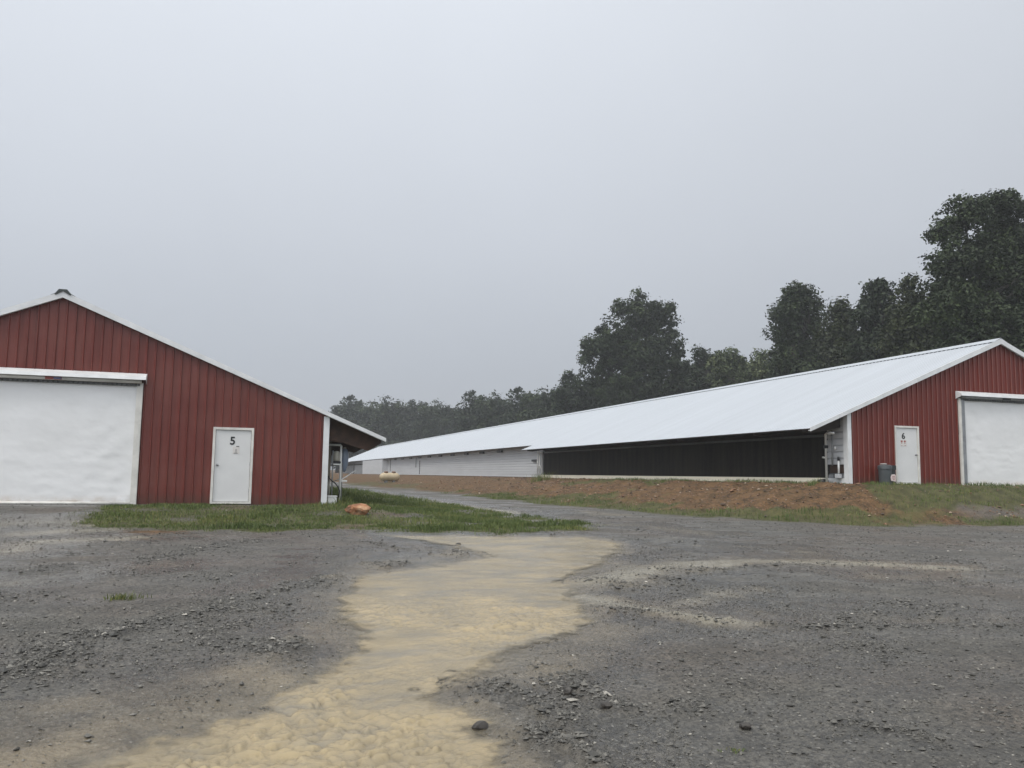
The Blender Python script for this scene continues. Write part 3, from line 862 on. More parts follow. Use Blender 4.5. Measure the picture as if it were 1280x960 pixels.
# --- plumbing on the visible corners
def pipes_left():
    root = barn5; y = V5 + .73
    P = lambda dx, dz, dy=0.: (U5 + dx, y + dy, Z5 + dz)
    MB().box(U5 + .09, U5 + .20, y - .02, y + .12, Z5 - .1, Z5 + 2.02).build('wall_post', MAT['post'], root)
    MB().tube([P(.12, 1.72, -.05), P(.47, 1.72, -.05), P(.49, 1.69, -.05), P(.49, -.12, -.05)], .034, 10).build('standpipe', MAT['pvc'], root, smooth=True)
    MB().tube([P(.26, 1.55), P(.26, .1)], .022, 8).build('feed_pipe', MAT['grey_pipe'], root, smooth=True)
    f = MB().lathe([(.02, .30), (.07, .29), (.10, .24), (.11, .05), (.10, 0), (.03, -.02)], P(.37, 1.24), n=20)
    fo = f.build('water_filter', MAT['filter'], root, smooth=True)
    MB().box(U5 + .27, U5 + .50, y - .09, y + .10, Z5 + 1.16, Z5 + 1.235).build('filter_clamp', MAT['black'], fo, bevel=.01)
    MB().box(U5 + .26, U5 + .50, y - .10, y + .10, Z5 + 1.12, Z5 + 1.157).build('filter_shelf', MAT['pvc'], fo, bevel=.006)
    j = MB().lathe([(.05, .60), (.08, .57), (.115, .50), (.125, .35), (.115, .12), (.06, -.05), (.02, -.10)], P(.63, 1.02, .25), n=20)
    jo = j.build('dosing_canister', MAT['jug'], root, smooth=True)
    MB().lathe([(.045, .0), (.05, .05), (.03, .07)], P(.63, 1.60, .25), n=14).build('canister_cap', MAT['filter'], jo, smooth=True)
    MB().tube([P(.12, .80, -.09), P(.20, .68, -.10), P(.34, .58, -.10), P(.44, .46, -.10), P(.48, .34, -.10), P(.46, .15, -.10), P(.40, .02, -.08)], .018, 8).build('hose', MAT['black'], root, smooth=True)
    MB().tube([P(.17, .75, -.03), P(.17, .2, -.03)], .03, 10).build('riser_pipe', MAT['filter'], root, smooth=True)
    MB().tube([P(.52, .66, .1), P(1.02, .97, .5)], .018, 8).build('brace_rod', MAT['pvc'], root, smooth=True)
    MB().tube([P(.30, .62, .1), P(.56, .74, .1)], .013, 8).build('brace_rod', MAT['grey_pipe'], root, smooth=True)
    MB().box(U5 + .50, U5 + .70, y - .05, y + .15, Z5 + .62, Z5 + .67).build('pipe_shelf', MAT['pvc'], root, bevel=.006)
    MB().tube([P(.57, 1.2, .15), P(.57, .0, .15)], .012, 8).build('feed_pipe', MAT['grey_pipe'], root, smooth=True)
    # loose white box on the ground
    bx = empty('utility_box', (U5 + .24, y - .3, Z5 - .12))
    tag(bx, 'small white box on the grass at the corner of barn 5', 'box')
    b = MB().box(U5 + .11, U5 + .37, y - .42, y - .18, Z5 - .13, Z5 + .17)
    bd = b.build('box_body', MAT['pvc'], bx, bevel=.015)
    MB().box(U5 + .095, U5 + .385, y - .435, y - .165, Z5 + .171, Z5 + .215).build('box_lid', MAT['pvc'], bx, bevel=.01)


def pipes_right():
    root = barn6
    P = lambda dv, dz, dx=0.: (U6 - .12 + dx, V6 + dv, Z6 + dz)
    MB().tube([P(.36, 1.79, -.2), P(.74, 1.80, -.2), P(.80, 1.77, -.2), P(.80, .02, -.2)], .046, 10).build('standpipe', MAT['pvc'], root, smooth=True)
    MB().tube([P(.80, .90, -.2), P(1.0, .92, -.2)], .035, 10).build('pipe_tee', MAT['pvc'], root, smooth=True)
    MB().box(U6 - .40, U6 - .26, V6 + .74, V6 + .87, Z6 + 1.24, Z6 + 1.36).build('pipe_clamp', MAT['black'], root, bevel=.01)
    MB().tube([P(.80, 1.76, .06), P(.80, .62, .06)], .026, 8).build('feed_pipe', MAT['grey_pipe'], root, smooth=True)
    MB().tube([P(.74, 1.90, .05), P(.74, 1.76, .05)], .05, 8).build('valve_cap', MAT['black'], root, smooth=True)
    MB().tube([P(.60, 1.32, .04), P(.60, 1.20, .04)], .035, 8).build('valve', MAT['pvc'], root, smooth=True)
    MB().tube([P(.38, .80), P(.38, .33)], .035, 10).build('riser_pipe', MAT['pvc'], root, smooth=True)
    MB().tube([P(.38, .93), P(.38, .79)], .045, 10).build('pump_head', MAT['black'], root, smooth=True)
    MB().box(U6 - .2, U6 - .04, V6 + .31, V6 + .52, Z6 + .16, Z6 + .32).build('pump_box', MAT['siding'], root, bevel=.01)
    MB().box(U6 - .2, U6 - .04, V6 + .525, V6 + .58, Z6 + .16, Z6 + .31).build('pump_motor', MAT['black'], root, bevel=.01)
    MB().lathe([(.17, -.1), (.19, .05), (.18, .12), (.10, .15)], (U6 - .28, V6 + 1.05, Z6 - .03), n=18).build('sump', MAT['black'], root, smooth=True)
    # the like assembly at the far end of the dark wall
    for dv, dx, r_, za, zb in ((32.6, 0, .05, 1.85, 0), (32.1, .02, .04, 1.75, .1), (33.1, .02, .035, 1.9, .2)):
        MB().tube([P(dv, za, dx), P(dv, zb, dx)], r_, 8).build('standpipe', MAT['pvc'], root, smooth=True)
    MB().tube([P(32.0, 1.75, .02), P(33.1, 1.82, .02)], .04, 8).build('cross_pipe', MAT['pvc'], root, smooth=True)
    MB().tube([P(32.1, .5, .0), P(32.6, .9, .0), P(33.1, .5, .0)], .035, 8).build('cross_pipe', MAT['pvc'], root, smooth=True)
    MB().box(U6 - .18, U6 - .04, V6 + 33.2, V6 + 34.2, Z6 + 1.12, Z6 + 1.28).build('pipe_clamp', MAT['black'], root)


pipes_left(); pipes_right()


# ------------------------------------------------------------------ ground sheet (one surface, split into yard, bank and track)
def build_ground():
    rs = [0.0]
    r = .6
    while r < 3.6:
        rs.append(r); r += .25
    while r < 14:
        rs.append(r); r *= 1.0036
    while r < 45:
        rs.append(r); r *= 1.0062
    while r < 620:
        rs.append(r); r *= 1.035
    rs[-1] = 620
    rs = np.array(rs[1:])
    a0 = YAW
    fine = np.linspace(-R(41), R(41), 900)
    coarse = np.linspace(R(41), 2 * math.pi - R(41), 92)[1:-1]
    an = np.concatenate([fine, coarse])
    A, RR = np.meshgrid(an, rs, indexing='ij')
    u = RR * np.sin(a0 + A); v = RR * np.cos(a0 + A)
    shp = u.shape
    u = u.ravel(); v = v.ravel()
    m = masks(u, v)
    z = ground_z(u, v, m)
    na, nr = shp
    idx = np.arange(na * nr).reshape(shp)
    nxt = np.roll(idx, -1, 0)
    Fq = np.stack([idx[:, :-1], idx[:, 1:], nxt[:, 1:], nxt[:, :-1]], -1).reshape(-1, 4)
    V = np.stack([u, v, z], -1)
    # the small disc under the camera
    cen = len(V)
    V = np.vstack([V, [[0, 0, float(zbase(0., 0.))]]])
    for k in m:
        m[k] = np.append(m[k].astype(np.float32), m[k].astype(np.float32)[0])
    mask_b = (m['bank'] > .06); mask_t = m['track'] > .5
    fb = mask_b[Fq].mean(1) > .5
    ft = (~fb) & (mask_t[Fq].mean(1) > .5)
    def sub(name, sel, extra=None):
        Fs = Fq[sel]
        used = np.unique(Fs)
        mp = np.full(len(V), -1, np.int64); mp[used] = np.arange(len(used))
        Vs = V[used]; Fs = mp[Fs]
        o = from_arrays(name, Vs, Fs, MAT['ground'], {k: m[k][used] for k in ('sed', 'dirt', 'grass', 'ridge', 'wet', 'runnel')}, smooth=True)
        tag(o, None, None, None, 'structure')
        return o
    g = sub('ground', ~(fb | ft))
    tag(g, 'wet grey gravel yard with tan silt washed across it')
    b = sub('dirt_bank', fb); tag(b, 'orange brown dirt bank with patchy grass below the long barn')
    t = sub('gravel_track', ft); tag(t, 'wet gravel track running between the two barns')
    # centre patch
    first = idx[:, 0]
    cV = np.vstack([V[first], V[cen][None]])
    n = len(first)
    cF = np.stack([np.arange(n), (np.arange(n) + 1) % n, np.full(n, n)], -1)
    c = from_arrays('ground', cV, cF, MAT['ground'], {k: np.append(m[k][first], m[k][cen]) for k in ('sed', 'dirt', 'grass', 'ridge', 'wet', 'runnel')}, smooth=True)
    c.name = 'ground_underfoot'
    tag(c, 'wet gravel underfoot where the photograph was taken', None, None, 'structure')


build_ground()


# ------------------------------------------------------------------ muddy runoff
def build_water():
    rs = []
    r = 3.0
    while r < 24:
        rs.append(r); r *= 1.0042
    rs = np.array(rs)
    an = np.linspace(-R(36), R(12), 620)
    A, RR = np.meshgrid(an, rs, indexing='ij')
    u = (RR * np.sin(YAW + A)); v = (RR * np.cos(YAW + A))
    m = masks(u.ravel(), v.ravel())
    gz = ground_z(u.ravel(), v.ravel(), m)
    S = sstep(-.2, .5, m['stream'])
    u = u.ravel(); v = v.ravel(); rr = np.hypot(u, v)
    lvl = zbase(u, v) - .026 + .018 * fbm(u * 1.3, v * 1.3, 60, 3)
    flow = sstep(.05, .55, m['stream']) * sstep(12.5, 7.5, rr)
    flow = flow * sstep(-.35, .25, fbm(u * .8, v * .8, 80, 2) + .25)
    # rounded standing ripples lying across the flow
    au, av = u * .86 + v * .5, -u * .5 + v * .86
    wu = au + .03 * fbm(u * 9, v * 9, 81, 2); wv = av + .03 * fbm(u * 9, v * 9, 82, 2)
    wu = wu + .035 * fbm(u * 4, v * 4, 86, 2); wv = wv + .035 * fbm(u * 4, v * 4, 87, 2)
    sm = lambda q: np.abs(q * 2 - 1) ** .7
    b1 = sm(vnoise(wu * 6.6, wv * 9.5, 83)); b2 = sm(vnoise(wu * 12.5 + 7, wv * 18, 84)); b3 = vnoise(wu * 27, wv * 34, 88)
    bil = .44 * b1 + .48 * b2 + .17 * b3
    z = lvl + flow * .056 * (bil - .42) + .0025 * fbm(u * 12, v * 22, 85, 3) * (1 - flow)
    z = np.maximum(z, lvl - .019)
    depth = np.clip((z - gz) / .035, -1, 1.5)
    depth = np.where(m['stream'] < -.35, -1, depth)
    nn = len(rs)
    idx = np.arange(len(u)).reshape(len(an), nn)
    Fq = np.stack([idx[:-1, :-1], idx[:-1, 1:], idx[1:, 1:], idx[1:, :-1]], -1).reshape(-1, 4)
    keep = (depth[Fq] > -.12).any(1)
    Fq = Fq[keep]
    used = np.unique(Fq); mp = np.full(len(u), -1, np.int64); mp[used] = np.arange(len(used))
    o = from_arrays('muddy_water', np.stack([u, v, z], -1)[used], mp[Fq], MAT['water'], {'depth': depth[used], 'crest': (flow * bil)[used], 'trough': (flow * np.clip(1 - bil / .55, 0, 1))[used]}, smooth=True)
    tag(o, 'tan silty rainwater running over the gravel', None, None, 'structure')


build_water()


# ------------------------------------------------------------------ loose stones
ST_DIR = np.array([(1, 0, 0), (-1, 0, 0), (0, 1, 0), (0, -1, 0), (0, 0, 1), (0, 0, -1)], float)
ST_F = np.array([(0, 2, 4), (2, 1, 4), (1, 3, 4), (3, 0, 4), (2, 0, 5), (1, 2, 5), (3, 1, 5), (0, 3, 5)])


def scatter(name, u, v, size, tint, mat, sink=.25, flat=.6, label=None):
    n = len(u)
    z = ground_z(u, v)
    ang = RNG.uniform(0, 2 * math.pi, n)
    sc = np.stack([size * RNG.uniform(.7, 1.5, n), size * RNG.uniform(.6, 1.1, n), size * flat * RNG.uniform(.6, 1.3, n)], -1)
    P = ST_DIR[None] * (1 + RNG.uniform(-.35, .35, (n, 6, 1))) + RNG.uniform(-.28, .28, (n, 6, 3))
    P = P * sc[:, None] * .5
    c, s = np.cos(ang)[:, None], np.sin(ang)[:, None]
    X = P[..., 0] * c - P[..., 1] * s; Y = P[..., 0] * s + P[..., 1] * c
    Z = P[..., 2]
    V = np.stack([X + u[:, None], Y + v[:, None], Z + (z + sc[:, 2] * (.5 - sink))[:, None]], -1).reshape(-1, 3)
    Fc = (ST_F[None] + (np.arange(n) * 6)[:, None, None]).reshape(-1, 3)
    o = from_arrays(name, V, Fc, mat, {'tint': np.repeat(tint, 6)})
    tag(o, label, None, None, 'stuff')
    return o


def gravel():
    n = 900000
    r = 4.2 * (30 / 4.2) ** (RNG.random(n) ** 1.0)
    a = YAW + RNG.uniform(-R(36), R(36), n)
    u = r * np.sin(a); v = r * np.cos(a)
    m = masks(u, v)
    den = .12 + .75 * m['ridge'] + .42 * sstep(-.25, .5, fbm(u * .8, v * 1.1, 90, 4))
    den = den * (1 - .8 * m['film'] * (1 - m['ridge']) * (m['stream'] < -.05)) * (1 - .5 * m['runnel']) * np.where(m['stream'] > -.05, .035 + .22 * sstep(.45, .0, m['stream']) * sstep(.30, .6, vnoise(u * 3, v * 3, 92)), 1) * (1 - .97 * m['grass']) * (1 - .85 * sstep(.3, .8, m['dirt']))
    keep = RNG.random(n) < den * .62
    u, v, r = u[keep], v[keep], r[keep]; rg = m['ridge'][keep]
    size = np.clip(RNG.lognormal(math.log(.0088), .62, len(u)), .004, .048) * (1 + .5 * rg) * (.8 + .02 * r)
    tint = np.where(RNG.random(len(u)) < .03, RNG.uniform(.93, 1, len(u)), np.clip(RNG.beta(1.5, 2.2, len(u)), 0, .9) * .9)
    print('gravel', len(u))
    scatter('gravel', u, v, size, tint, MAT['stone'], label='loose wet grey stones scattered over the yard')
    n = 130000
    u = RNG.uniform(11, 27, n); v = RNG.uniform(17, 75, n)
    m = masks(u, v)
    keep = (RNG.random(n) < .30 * sstep(.05, .2, m['bank']) * sstep(1.02, .9, m['bank']) * sstep(75, 30, v) * (.3 + 1.2 * vnoise(u * .9, v * .9, 91)) * (1 - .8 * m['grass']))
    u, v = u[keep], v[keep]
    size = np.clip(RNG.lognormal(math.log(.045), .5, len(u)), .02, .18)
    tint = np.where(RNG.random(len(u)) < .07, RNG.uniform(.94, 1, len(u)), RNG.uniform(0, .9, len(u)))
    print('rubble', len(u))
    scatter('rubble', u, v, size, tint, MAT['clod'], label='rusty clods and pale stones littering the dirt bank')


gravel()


# ------------------------------------------------------------------ grass
def blades(name, u, v, h, w, tint, mat, label, zf=None, lean=.45):
    n = len(u)
    z = ground_z(u, v) if zf is None else zf
    a = RNG.uniform(0, 2 * math.pi, n)
    ca, sa = np.cos(a), np.sin(a)
    le = RNG.uniform(.1, lean, n) * h
    b = RNG.uniform(0, 2 * math.pi, n)
    base = np.stack([u, v, z - .015], -1)
    side = np.stack([ca * w / 2, sa * w / 2, np.zeros(n)], -1)
    tip = base + np.stack([np.cos(b) * le, np.sin(b) * le, h], -1)
    mid = base + np.stack([np.cos(b) * le * .35, np.sin(b) * le * .35, h * .6], -1)
    V = np.stack([base - side, base + side, mid + side * .8, mid - side * .8, tip], 1).reshape(-1, 3)
    k = np.arange(n) * 5
    F3 = np.concatenate([np.stack([k, k + 1, k + 2], -1), np.stack([k, k + 2, k + 3], -1), np.stack([k + 3, k + 2, k + 4], -1)])
    o = from_arrays(name, V, F3, mat, {'tint': np.repeat(tint, 5)})
    if label:
        tag(o, label, None, None, 'stuff')
    return o


def grass():
    def field(n, ur, vr, sel, hh, label):
        u = RNG.uniform(*ur, n); v = RNG.uniform(*vr, n)
        m = masks(u, v)
        g = m['grass'] * sel(u, v, m)
        if ur[0] < 0:
            g = np.maximum(g, .26 * sstep(-.75, -.1, m['isl']) * sel(u, v, m))
        clump = .25 + .9 * vnoise(u * 2.4, v * 2.4, 95) * sstep(.15, .6, vnoise(u * .8, v * 1.3, 94))
        keep = RNG.random(n) < np.clip((g - .12) * 1.2, 0, 1) * clump
        u, v = u[keep], v[keep]
        big = vnoise(u * 1.1, v * 1.1, 96) * vnoise(u * 4, v * 4, 97)
        h = hh * (.45 + 1.6 * big + RNG.uniform(-.2, .35, len(u))); h = np.clip(h * (.35 + .65 * sstep(.1, .9, g[keep])), .025, .4)
        tint = np.clip(.5 * vnoise(u * .9, v * .9, 98) + RNG.normal(.15, .17, len(u)), 0, 1)
        print('grass', len(u))
        blades('grass', u, v, h, RNG.uniform(.010, .022, len(u)), tint, MAT['grass'], label)
    field(260000, (-5, 12), (17, 32), lambda u, v, m: (u < 11.5) * (m['bank'] < .1), .085, 'green grass strip in front of barn 5 and along the runoff')
    field(50000, (2.5, 9), (32, 62), lambda u, v, m: (m['bank'] < .0), .16, 'grass verge beside the far gravel track')
    field(200000, (10.5, 36), (17, 60), lambda u, v, m: (m['bank'] > .0) * sstep(64, 34, v), .11, 'rough grass on the bank and in front of barn 6')


grass()


# ------------------------------------------------------------------ trees
def leaf_cloud(centres, radii, per, lsize, seed, flat=.85, shell=.55):
    g = np.random.default_rng(seed)
    n = len(centres) * per
    C = np.repeat(centres, per, 0); Rr = np.repeat(radii, per)
    d = g.normal(size=(n, 3)); d /= np.linalg.norm(d, axis=1)[:, None]
    rad = Rr * (shell + (1 - shell) * g.random(n)) * (1 + .18 * g.normal(size=n))
    P = C + d * rad[:, None] * np.array([1, 1, flat])
    nrm = d * .7 + g.normal(size=(n, 3)) * .6 + np.array([0, 0, .5]); nrm /= np.linalg.norm(nrm, axis=1)[:, None]
    t = np.cross(nrm, g.normal(size=(n, 3))); t /= np.linalg.norm(t, axis=1)[:, None] + 1e-9
    b = np.cross(nrm, t)
    s = lsize * g.uniform(.6, 1.35, n)[:, None]
    V = np.stack([P - t * s * .62, P - b * s * .38 + nrm * s * .08, P + t * s * .62, P + b * s * .38 + nrm * s * .08], 1).reshape(-1, 3)
    Fc = np.arange(n * 4).reshape(-1, 4)
    ct = np.repeat(np.clip(g.normal(.45, .2, len(centres)), 0, 1), per)
    tint = np.clip(ct + g.normal(0, .11, n), 0, 1)
    return V, Fc, np.repeat(tint, 4)


def tree(name, H, lobes, nclu, per, lsize, mat, seed, base=.12, cr=(.8, 1.7), trunk_r=.32):
    """lobes: (x, y, z, rx, ry, rz) ellipsoids, local to the trunk foot, that the branch ends fill"""
    g = np.random.default_rng(seed)
    root = empty(name, (0, 0, 0))
    L = np.array(lobes, float)
    vol = (L[:, 3] * L[:, 4] * L[:, 5]) ** .75
    pick = g.choice(len(L), nclu, p=vol / vol.sum())
    d = g.normal(size=(nclu, 3)); d /= np.linalg.norm(d, axis=1)[:, None]
    rad = g.random(nclu) ** .42
    C = L[pick, :3] + d * rad[:, None] * L[pick, 3:]
    C[:, 2] = np.clip(C[:, 2], H * base, None)
    rr = g.uniform(*cr, nclu)
    V, Fc, tint = leaf_cloud(C, rr, per, lsize, seed + 1)
    # trunk and limbs: one tapered mesh
    m = MB()
    topz = H * .78
    wob = [(g.normal() * .25 * t, g.normal() * .25 * t) for t in range(6)]
    spine = [Vector((wob[i][0] * (i > 0), wob[i][1] * (i > 0), topz * i / 5 - .4 * (i == 0))) for i in range(6)]
    m.tube(spine, [trunk_r * (1.25 - .2 * i) if i else trunk_r * 1.6 for i in range(6)], 9)
    for q in g.choice(nclu, min(nclu, 46), replace=False):
        c = Vector(C[q]); hz = min(max(c.z - .45 * math.hypot(c.x, c.y) - .6, H * .1), topz * .95)
        i = min(int(hz / topz * 5), 4); f = hz / topz * 5 - i
        s_ = spine[i].lerp(spine[i + 1], f); k_ = s_.lerp(c, .5) + Vector((0, 0, -.25)) + Vector(g.normal(size=3) * .2)
        r0 = trunk_r * .32
        m.tube([s_, k_, c], [r0, r0 * .55, r0 * .15], 5, cap=False)
    tk = m.build('trunk', MAT['bark'], root, smooth=True)
    cw = from_arrays('crown', V, Fc, mat, {'tint': tint}, parent=root)
    return root


def copy_tree(root, label, group, loc, rz, sc):
    r = root.copy(); COL.objects.link(r)
    for ch in root.children:
        c = ch.copy(); COL.objects.link(c); c.parent = r
    place(r, label, group, loc, rz, sc)
    return r


def place(r, label, group, loc, rz, sc, cat='tree'):
    r.location = loc; r.rotation_euler = (0, 0, rz)
    r.scale = sc if isinstance(sc, (tuple, list)) else (sc, sc, sc)
    tag(r, label, cat, group)


def at(px, depth):
    """ground point at this depth in front of the camera, under photograph column px"""
    x = (px - 640) / F * depth
    return CY_ * x + SY_ * depth, -SY_ * x + CY_ * depth


def ztop(px, py, depth):
    """height of a photograph pixel at this depth"""
    d = ray(px, py)
    fw = SY_ * d[0] + CY_ * d[1]
    return EYE + d[2] / fw * depth


def put(px, depth):
    x, y = at(px, depth)
    return (x, y, float(zbase(np.array([x]), np.array([y]))[0]) - .05)


# the camera-facing right direction at the trees, used to lay out lobes as seen
RX, RY = CY_, -SY_
DX, DY = SY_, CY_


def lobes_px(px, depth, items):
    """items: (px, py, half width px, half height px, depth offset m) -> local ellipsoids"""
    x0, y0, z0 = put(px, depth)
    out = []
    for lx, ly, w, h, dd in items:
        dep = depth + dd
        s = dep / F
        off = (lx - px) / F * dep + (dep - depth) * (px - 640) / F * 0
        out.append((off * RX + dd * DX, off * RY + dd * DY, ztop(lx, ly, dep) - z0, w * s, w * s * .9, h * s))
    return out


HT = lambda px, py, d: ztop(px, py, d) - put(px, d)[2]
# big oak, right edge
o = tree('oak_tree', HT(1240, 240, 58), lobes_px(1225, 58, [(1185, 285, 24, 18, -1), (1225, 268, 34, 22, 0), (1275, 262, 26, 24, 1), (1178, 325, 20, 22, -2), (1220, 335, 50, 45, 0), (1275, 340, 40, 60, 1),
         (1165, 385, 40, 40, -3), (1230, 410, 60, 40, -2), (1300, 300, 40, 60, 2), (1190, 440, 50, 30, -3)]), 430, 120, .21, MAT['leaf_oak'], 201, base=.14, cr=(.4, .95), trunk_r=.42)
place(o, 'tallest dark oak rising above the ridge of barn 6', None, put(1225, 58), 0, 1)
o = tree('broadleaf_tree', HT(1145, 345, 64), lobes_px(1148, 64, [(1148, 372, 24, 24, 0), (1135, 410, 30, 34, 0), (1160, 420, 36, 40, 0), (1140, 455, 44, 30, -2)]), 190, 115, .23, MAT['leaf_yellow'], 202, base=.1, cr=(.5, 1.05))
place(o, 'olive green tree crowding the near side of the tallest oak', None, put(1148, 64), 0, 1)
o = tree('dark_tree', HT(1100, 350, 72), lobes_px(1100, 72, [(1100, 368, 20, 14, 0), (1088, 395, 20, 22, 0), (1115, 400, 24, 30, 1), (1100, 440, 34, 30, 0)]), 90, 130, .26, MAT['leaf_dark'], 203, base=.1, cr=(.5, 1.3))
place(o, 'blackish tree with sparse airy top between the olive trees', None, put(1100, 72), 0, 1)
o = tree('olive_tree', HT(1055, 370, 78), lobes_px(1054, 78, [(1055, 385, 15, 12, 0), (1052, 410, 20, 22, 0), (1058, 440, 28, 30, 0), (1045, 460, 34, 20, -2)]), 90, 150, .27, MAT['leaf_yellow'], 204, base=.1, cr=(.55, 1.2))
place(o, 'brownish olive tree next to a round dark crown', None, put(1054, 78), 0, 1)
o = tree('broadleaf_tree', HT(1000, 353, 82), lobes_px(1000, 82, [(1000, 370, 22, 14, 0), (1010, 390, 28, 24, 0), (982, 395, 16, 16, -1), (985, 420, 22, 22, 0), (1010, 425, 30, 30, 1), (995, 450, 34, 22, 0)]), 190, 110, .23, MAT['leaf_oak'], 205, base=.1, cr=(.45, 1.0))
place(o, 'round dark tree standing clear above the middle of the white roof', None, put(1000, 82), 0, 1)
# bushes and low trees between the round tree and the big one
for px, py, d, mt, lab, sd in ((955, 440, 92, 'leaf_pale', 'pale green scrubby tree beside the round dark tree', 211), (915, 434, 97, 'leaf_pale', 'low light green tree in the dip of the tree line', 212),
                               (880, 433, 101, 'leaf_dark', 'low dark tree next to the tall lone crown', 213)):
    o = tree('small_tree', HT(px, py, d), lobes_px(px, d, [(px, py + 14, 16, 12, 0), (px - 10, py + 30, 20, 18, 0), (px + 12, py + 30, 20, 18, 1), (px, py + 50, 30, 20, 0)]), 70, 120, .28, MAT[mt], sd, base=.08, cr=(.6, 1.2), trunk_r=.2)
    place(o, lab, None, put(px, d), 0, 1)
# the tall lone tree over the roof
o = tree('tall_tree', HT(795, 361, 105), lobes_px(795, 105, [(796, 374, 11, 15, 0), (780, 384, 14, 13, 0), (828, 390, 20, 15, 0), (836, 402, 14, 18, 1), (803, 400, 26, 22, 0), (762, 405, 12, 12, -1), (750, 425, 19, 18, -2), (737, 433, 12, 8, -1), (738, 448, 14, 14, -1),
         (780, 428, 26, 20, 0), (775, 440, 22, 22, 1), (795, 455, 24, 26, -1), (825, 430, 30, 26, 0), (848, 444, 9, 20, 0), (770, 458, 28, 22, 0), (826, 466, 32, 30, 0), (745, 478, 22, 16, 0), (790, 490, 48, 22, 0), (850, 480, 12, 22, 0)]), 560, 90, .29, MAT['leaf_oak'], 220, base=.1, cr=(.45, 1.05), trunk_r=.45)
place(o, 'tall lone tree towering over the middle of the tree line', None, put(795, 105), 0, 1)
o = tree('small_tree', HT(714, 468, 110), lobes_px(714, 110, [(714, 480, 13, 11, 0), (705, 500, 18, 18, 0), (724, 500, 18, 18, 0), (714, 518, 24, 14, 0)]), 60, 130, .32, MAT['leaf_dark'], 221, base=.08, cr=(.7, 1.3), trunk_r=.2)
place(o, 'small tree at the foot of the tall lone one', None, put(714, 110), 0, 1)

# repeats: far row and the dense second row
far_a = tree('far_tree', 18, [(0, 0, 14.2, 3.4, 3.4, 3.2), (-1.8, .5, 11.5, 3.4, 3.4, 4), (1.9, -.4, 11, 3.4, 3.2, 4), (0, 0, 6.5, 4.8, 4.8, 5)], 150, 95, .46, MAT['leaf_dark'], 230, base=.07, cr=(.9, 1.7))
far_b = tree('far_tree', 17, [(.6, 0, 12.8, 3.4, 3.2, 3.6), (-1.9, .5, 11.0, 3.2, 3, 3.6), (2.0, -.4, 9.5, 3.6, 3.2, 4.4), (-.5, 0, 6, 4.8, 4.8, 5)], 150, 95, .46, MAT['leaf_oak'], 231, base=.07, cr=(.9, 1.7))
far_c = tree('far_tree', 19, [(0, 0, 15.2, 2.6, 2.6, 3.2), (-.6, .3, 12, 3.4, 3.2, 4), (.9, -.4, 9, 4, 3.8, 4.6), (0, 0, 5.5, 4.8, 4.8, 4.6)], 150, 95, .46, MAT['leaf_dark'], 232, base=.07, cr=(.9, 1.6))
protos = [(far_a, 18.), (far_b, 17.), (far_c, 19.)]
used_proto = set()
GF = 'far row of hazy trees at the end of the barns'
LF = 'grey green tree fading into rain in the far row past the long roof'


def repeat(px, py, d, k, group, label, wide=1.0):
    pr, hh = protos[k % 3]
    s = HT(px, py, d) / hh
    sc = (s * wide, s * wide, s)
    rz = random.uniform(0, 6.28)
    if k % 3 not in used_proto:
        used_proto.add(k % 3); place(pr, label, group, put(px, d), rz, sc)
    else:
        copy_tree(pr, label, group, put(px, d), rz, sc)


far_row = [(424, 500, 205), (440, 494, 212), (462, 500, 208), (483, 493, 200), (500, 502, 205), (515, 500, 198), (533, 503, 196), (546, 499, 190), (562, 503, 188), (577, 504, 180), (592, 488, 160), (607, 494, 165),
           (621, 489, 152), (636, 494, 150), (650, 484, 142), (664, 493, 146), (677, 483, 134), (693, 487, 128)]
for i, (px, py, d) in enumerate(far_row):
    repeat(px, py, d, i * 2 + i // 3, GF, LF, 1.0)
GB = 'dense wood behind barn 6'
LB = 'dark tree filling the wood behind the ridge of barn 6'
back = [(735, 478, 122), (765, 470, 120), (830, 470, 118), (858, 452, 115), (895, 450, 112), (930, 448, 108), (962, 440, 104), (1022, 412, 92), (1040, 405, 96), (1078, 400, 88), (1110, 392, 84), (1135, 385, 80), (1165, 370, 74),
        (1200, 350, 70), (1240, 330, 68), (1275, 320, 66), (1310, 300, 64), (1180, 420, 62), (1245, 415, 56), (1290, 410, 54), (1085, 440, 74), (1025, 440, 80), (970, 452, 90)]
for i, (px, py, d) in enumerate(back):
    repeat(px, py, d, i + i // 2, GB, LB, 1.15 if d > 100 else .95)


# ------------------------------------------------------------------ things on the ground
def gz(u, v):
    return float(ground_z(np.array([u]), np.array([v]))[0])


def rock(name, px, py, w, h, dpt, mat, seed, label, cat, group=None, sub=3, sink=.2):
    u, v = spot(px, py)
    bm = bmesh.new(); bmesh.ops.create_icosphere(bm, subdivisions=sub, radius=.5)
    g = np.random.default_rng(seed)
    planes = [(Vector(g.normal(size=3)).normalized(), g.uniform(.30, .44)) for _ in range(11)]
    for q in bm.verts:
        for n_, d_ in planes:
            k = q.co.dot(n_) - d_
            if k > 0:
                q.co -= n_ * k * .92
        q.co *= 1 + .04 * g.normal()
    for q in bm.verts:
        q.co = Vector((q.co.x * w * 1.15, q.co.y * dpt * 1.15, q.co.z * h * 1.2))
    me = bpy.data.meshes.new(name); bm.to_mesh(me); bm.free(); me.materials.append(mat)
    o = bpy.data.objects.new(name, me); COL.objects.link(o)
    o.location = (u, v, gz(u, v) + h * (.5 - sink)); o.rotation_euler = (0, 0, -YAW)
    tag(o, label, cat, group)
    return o


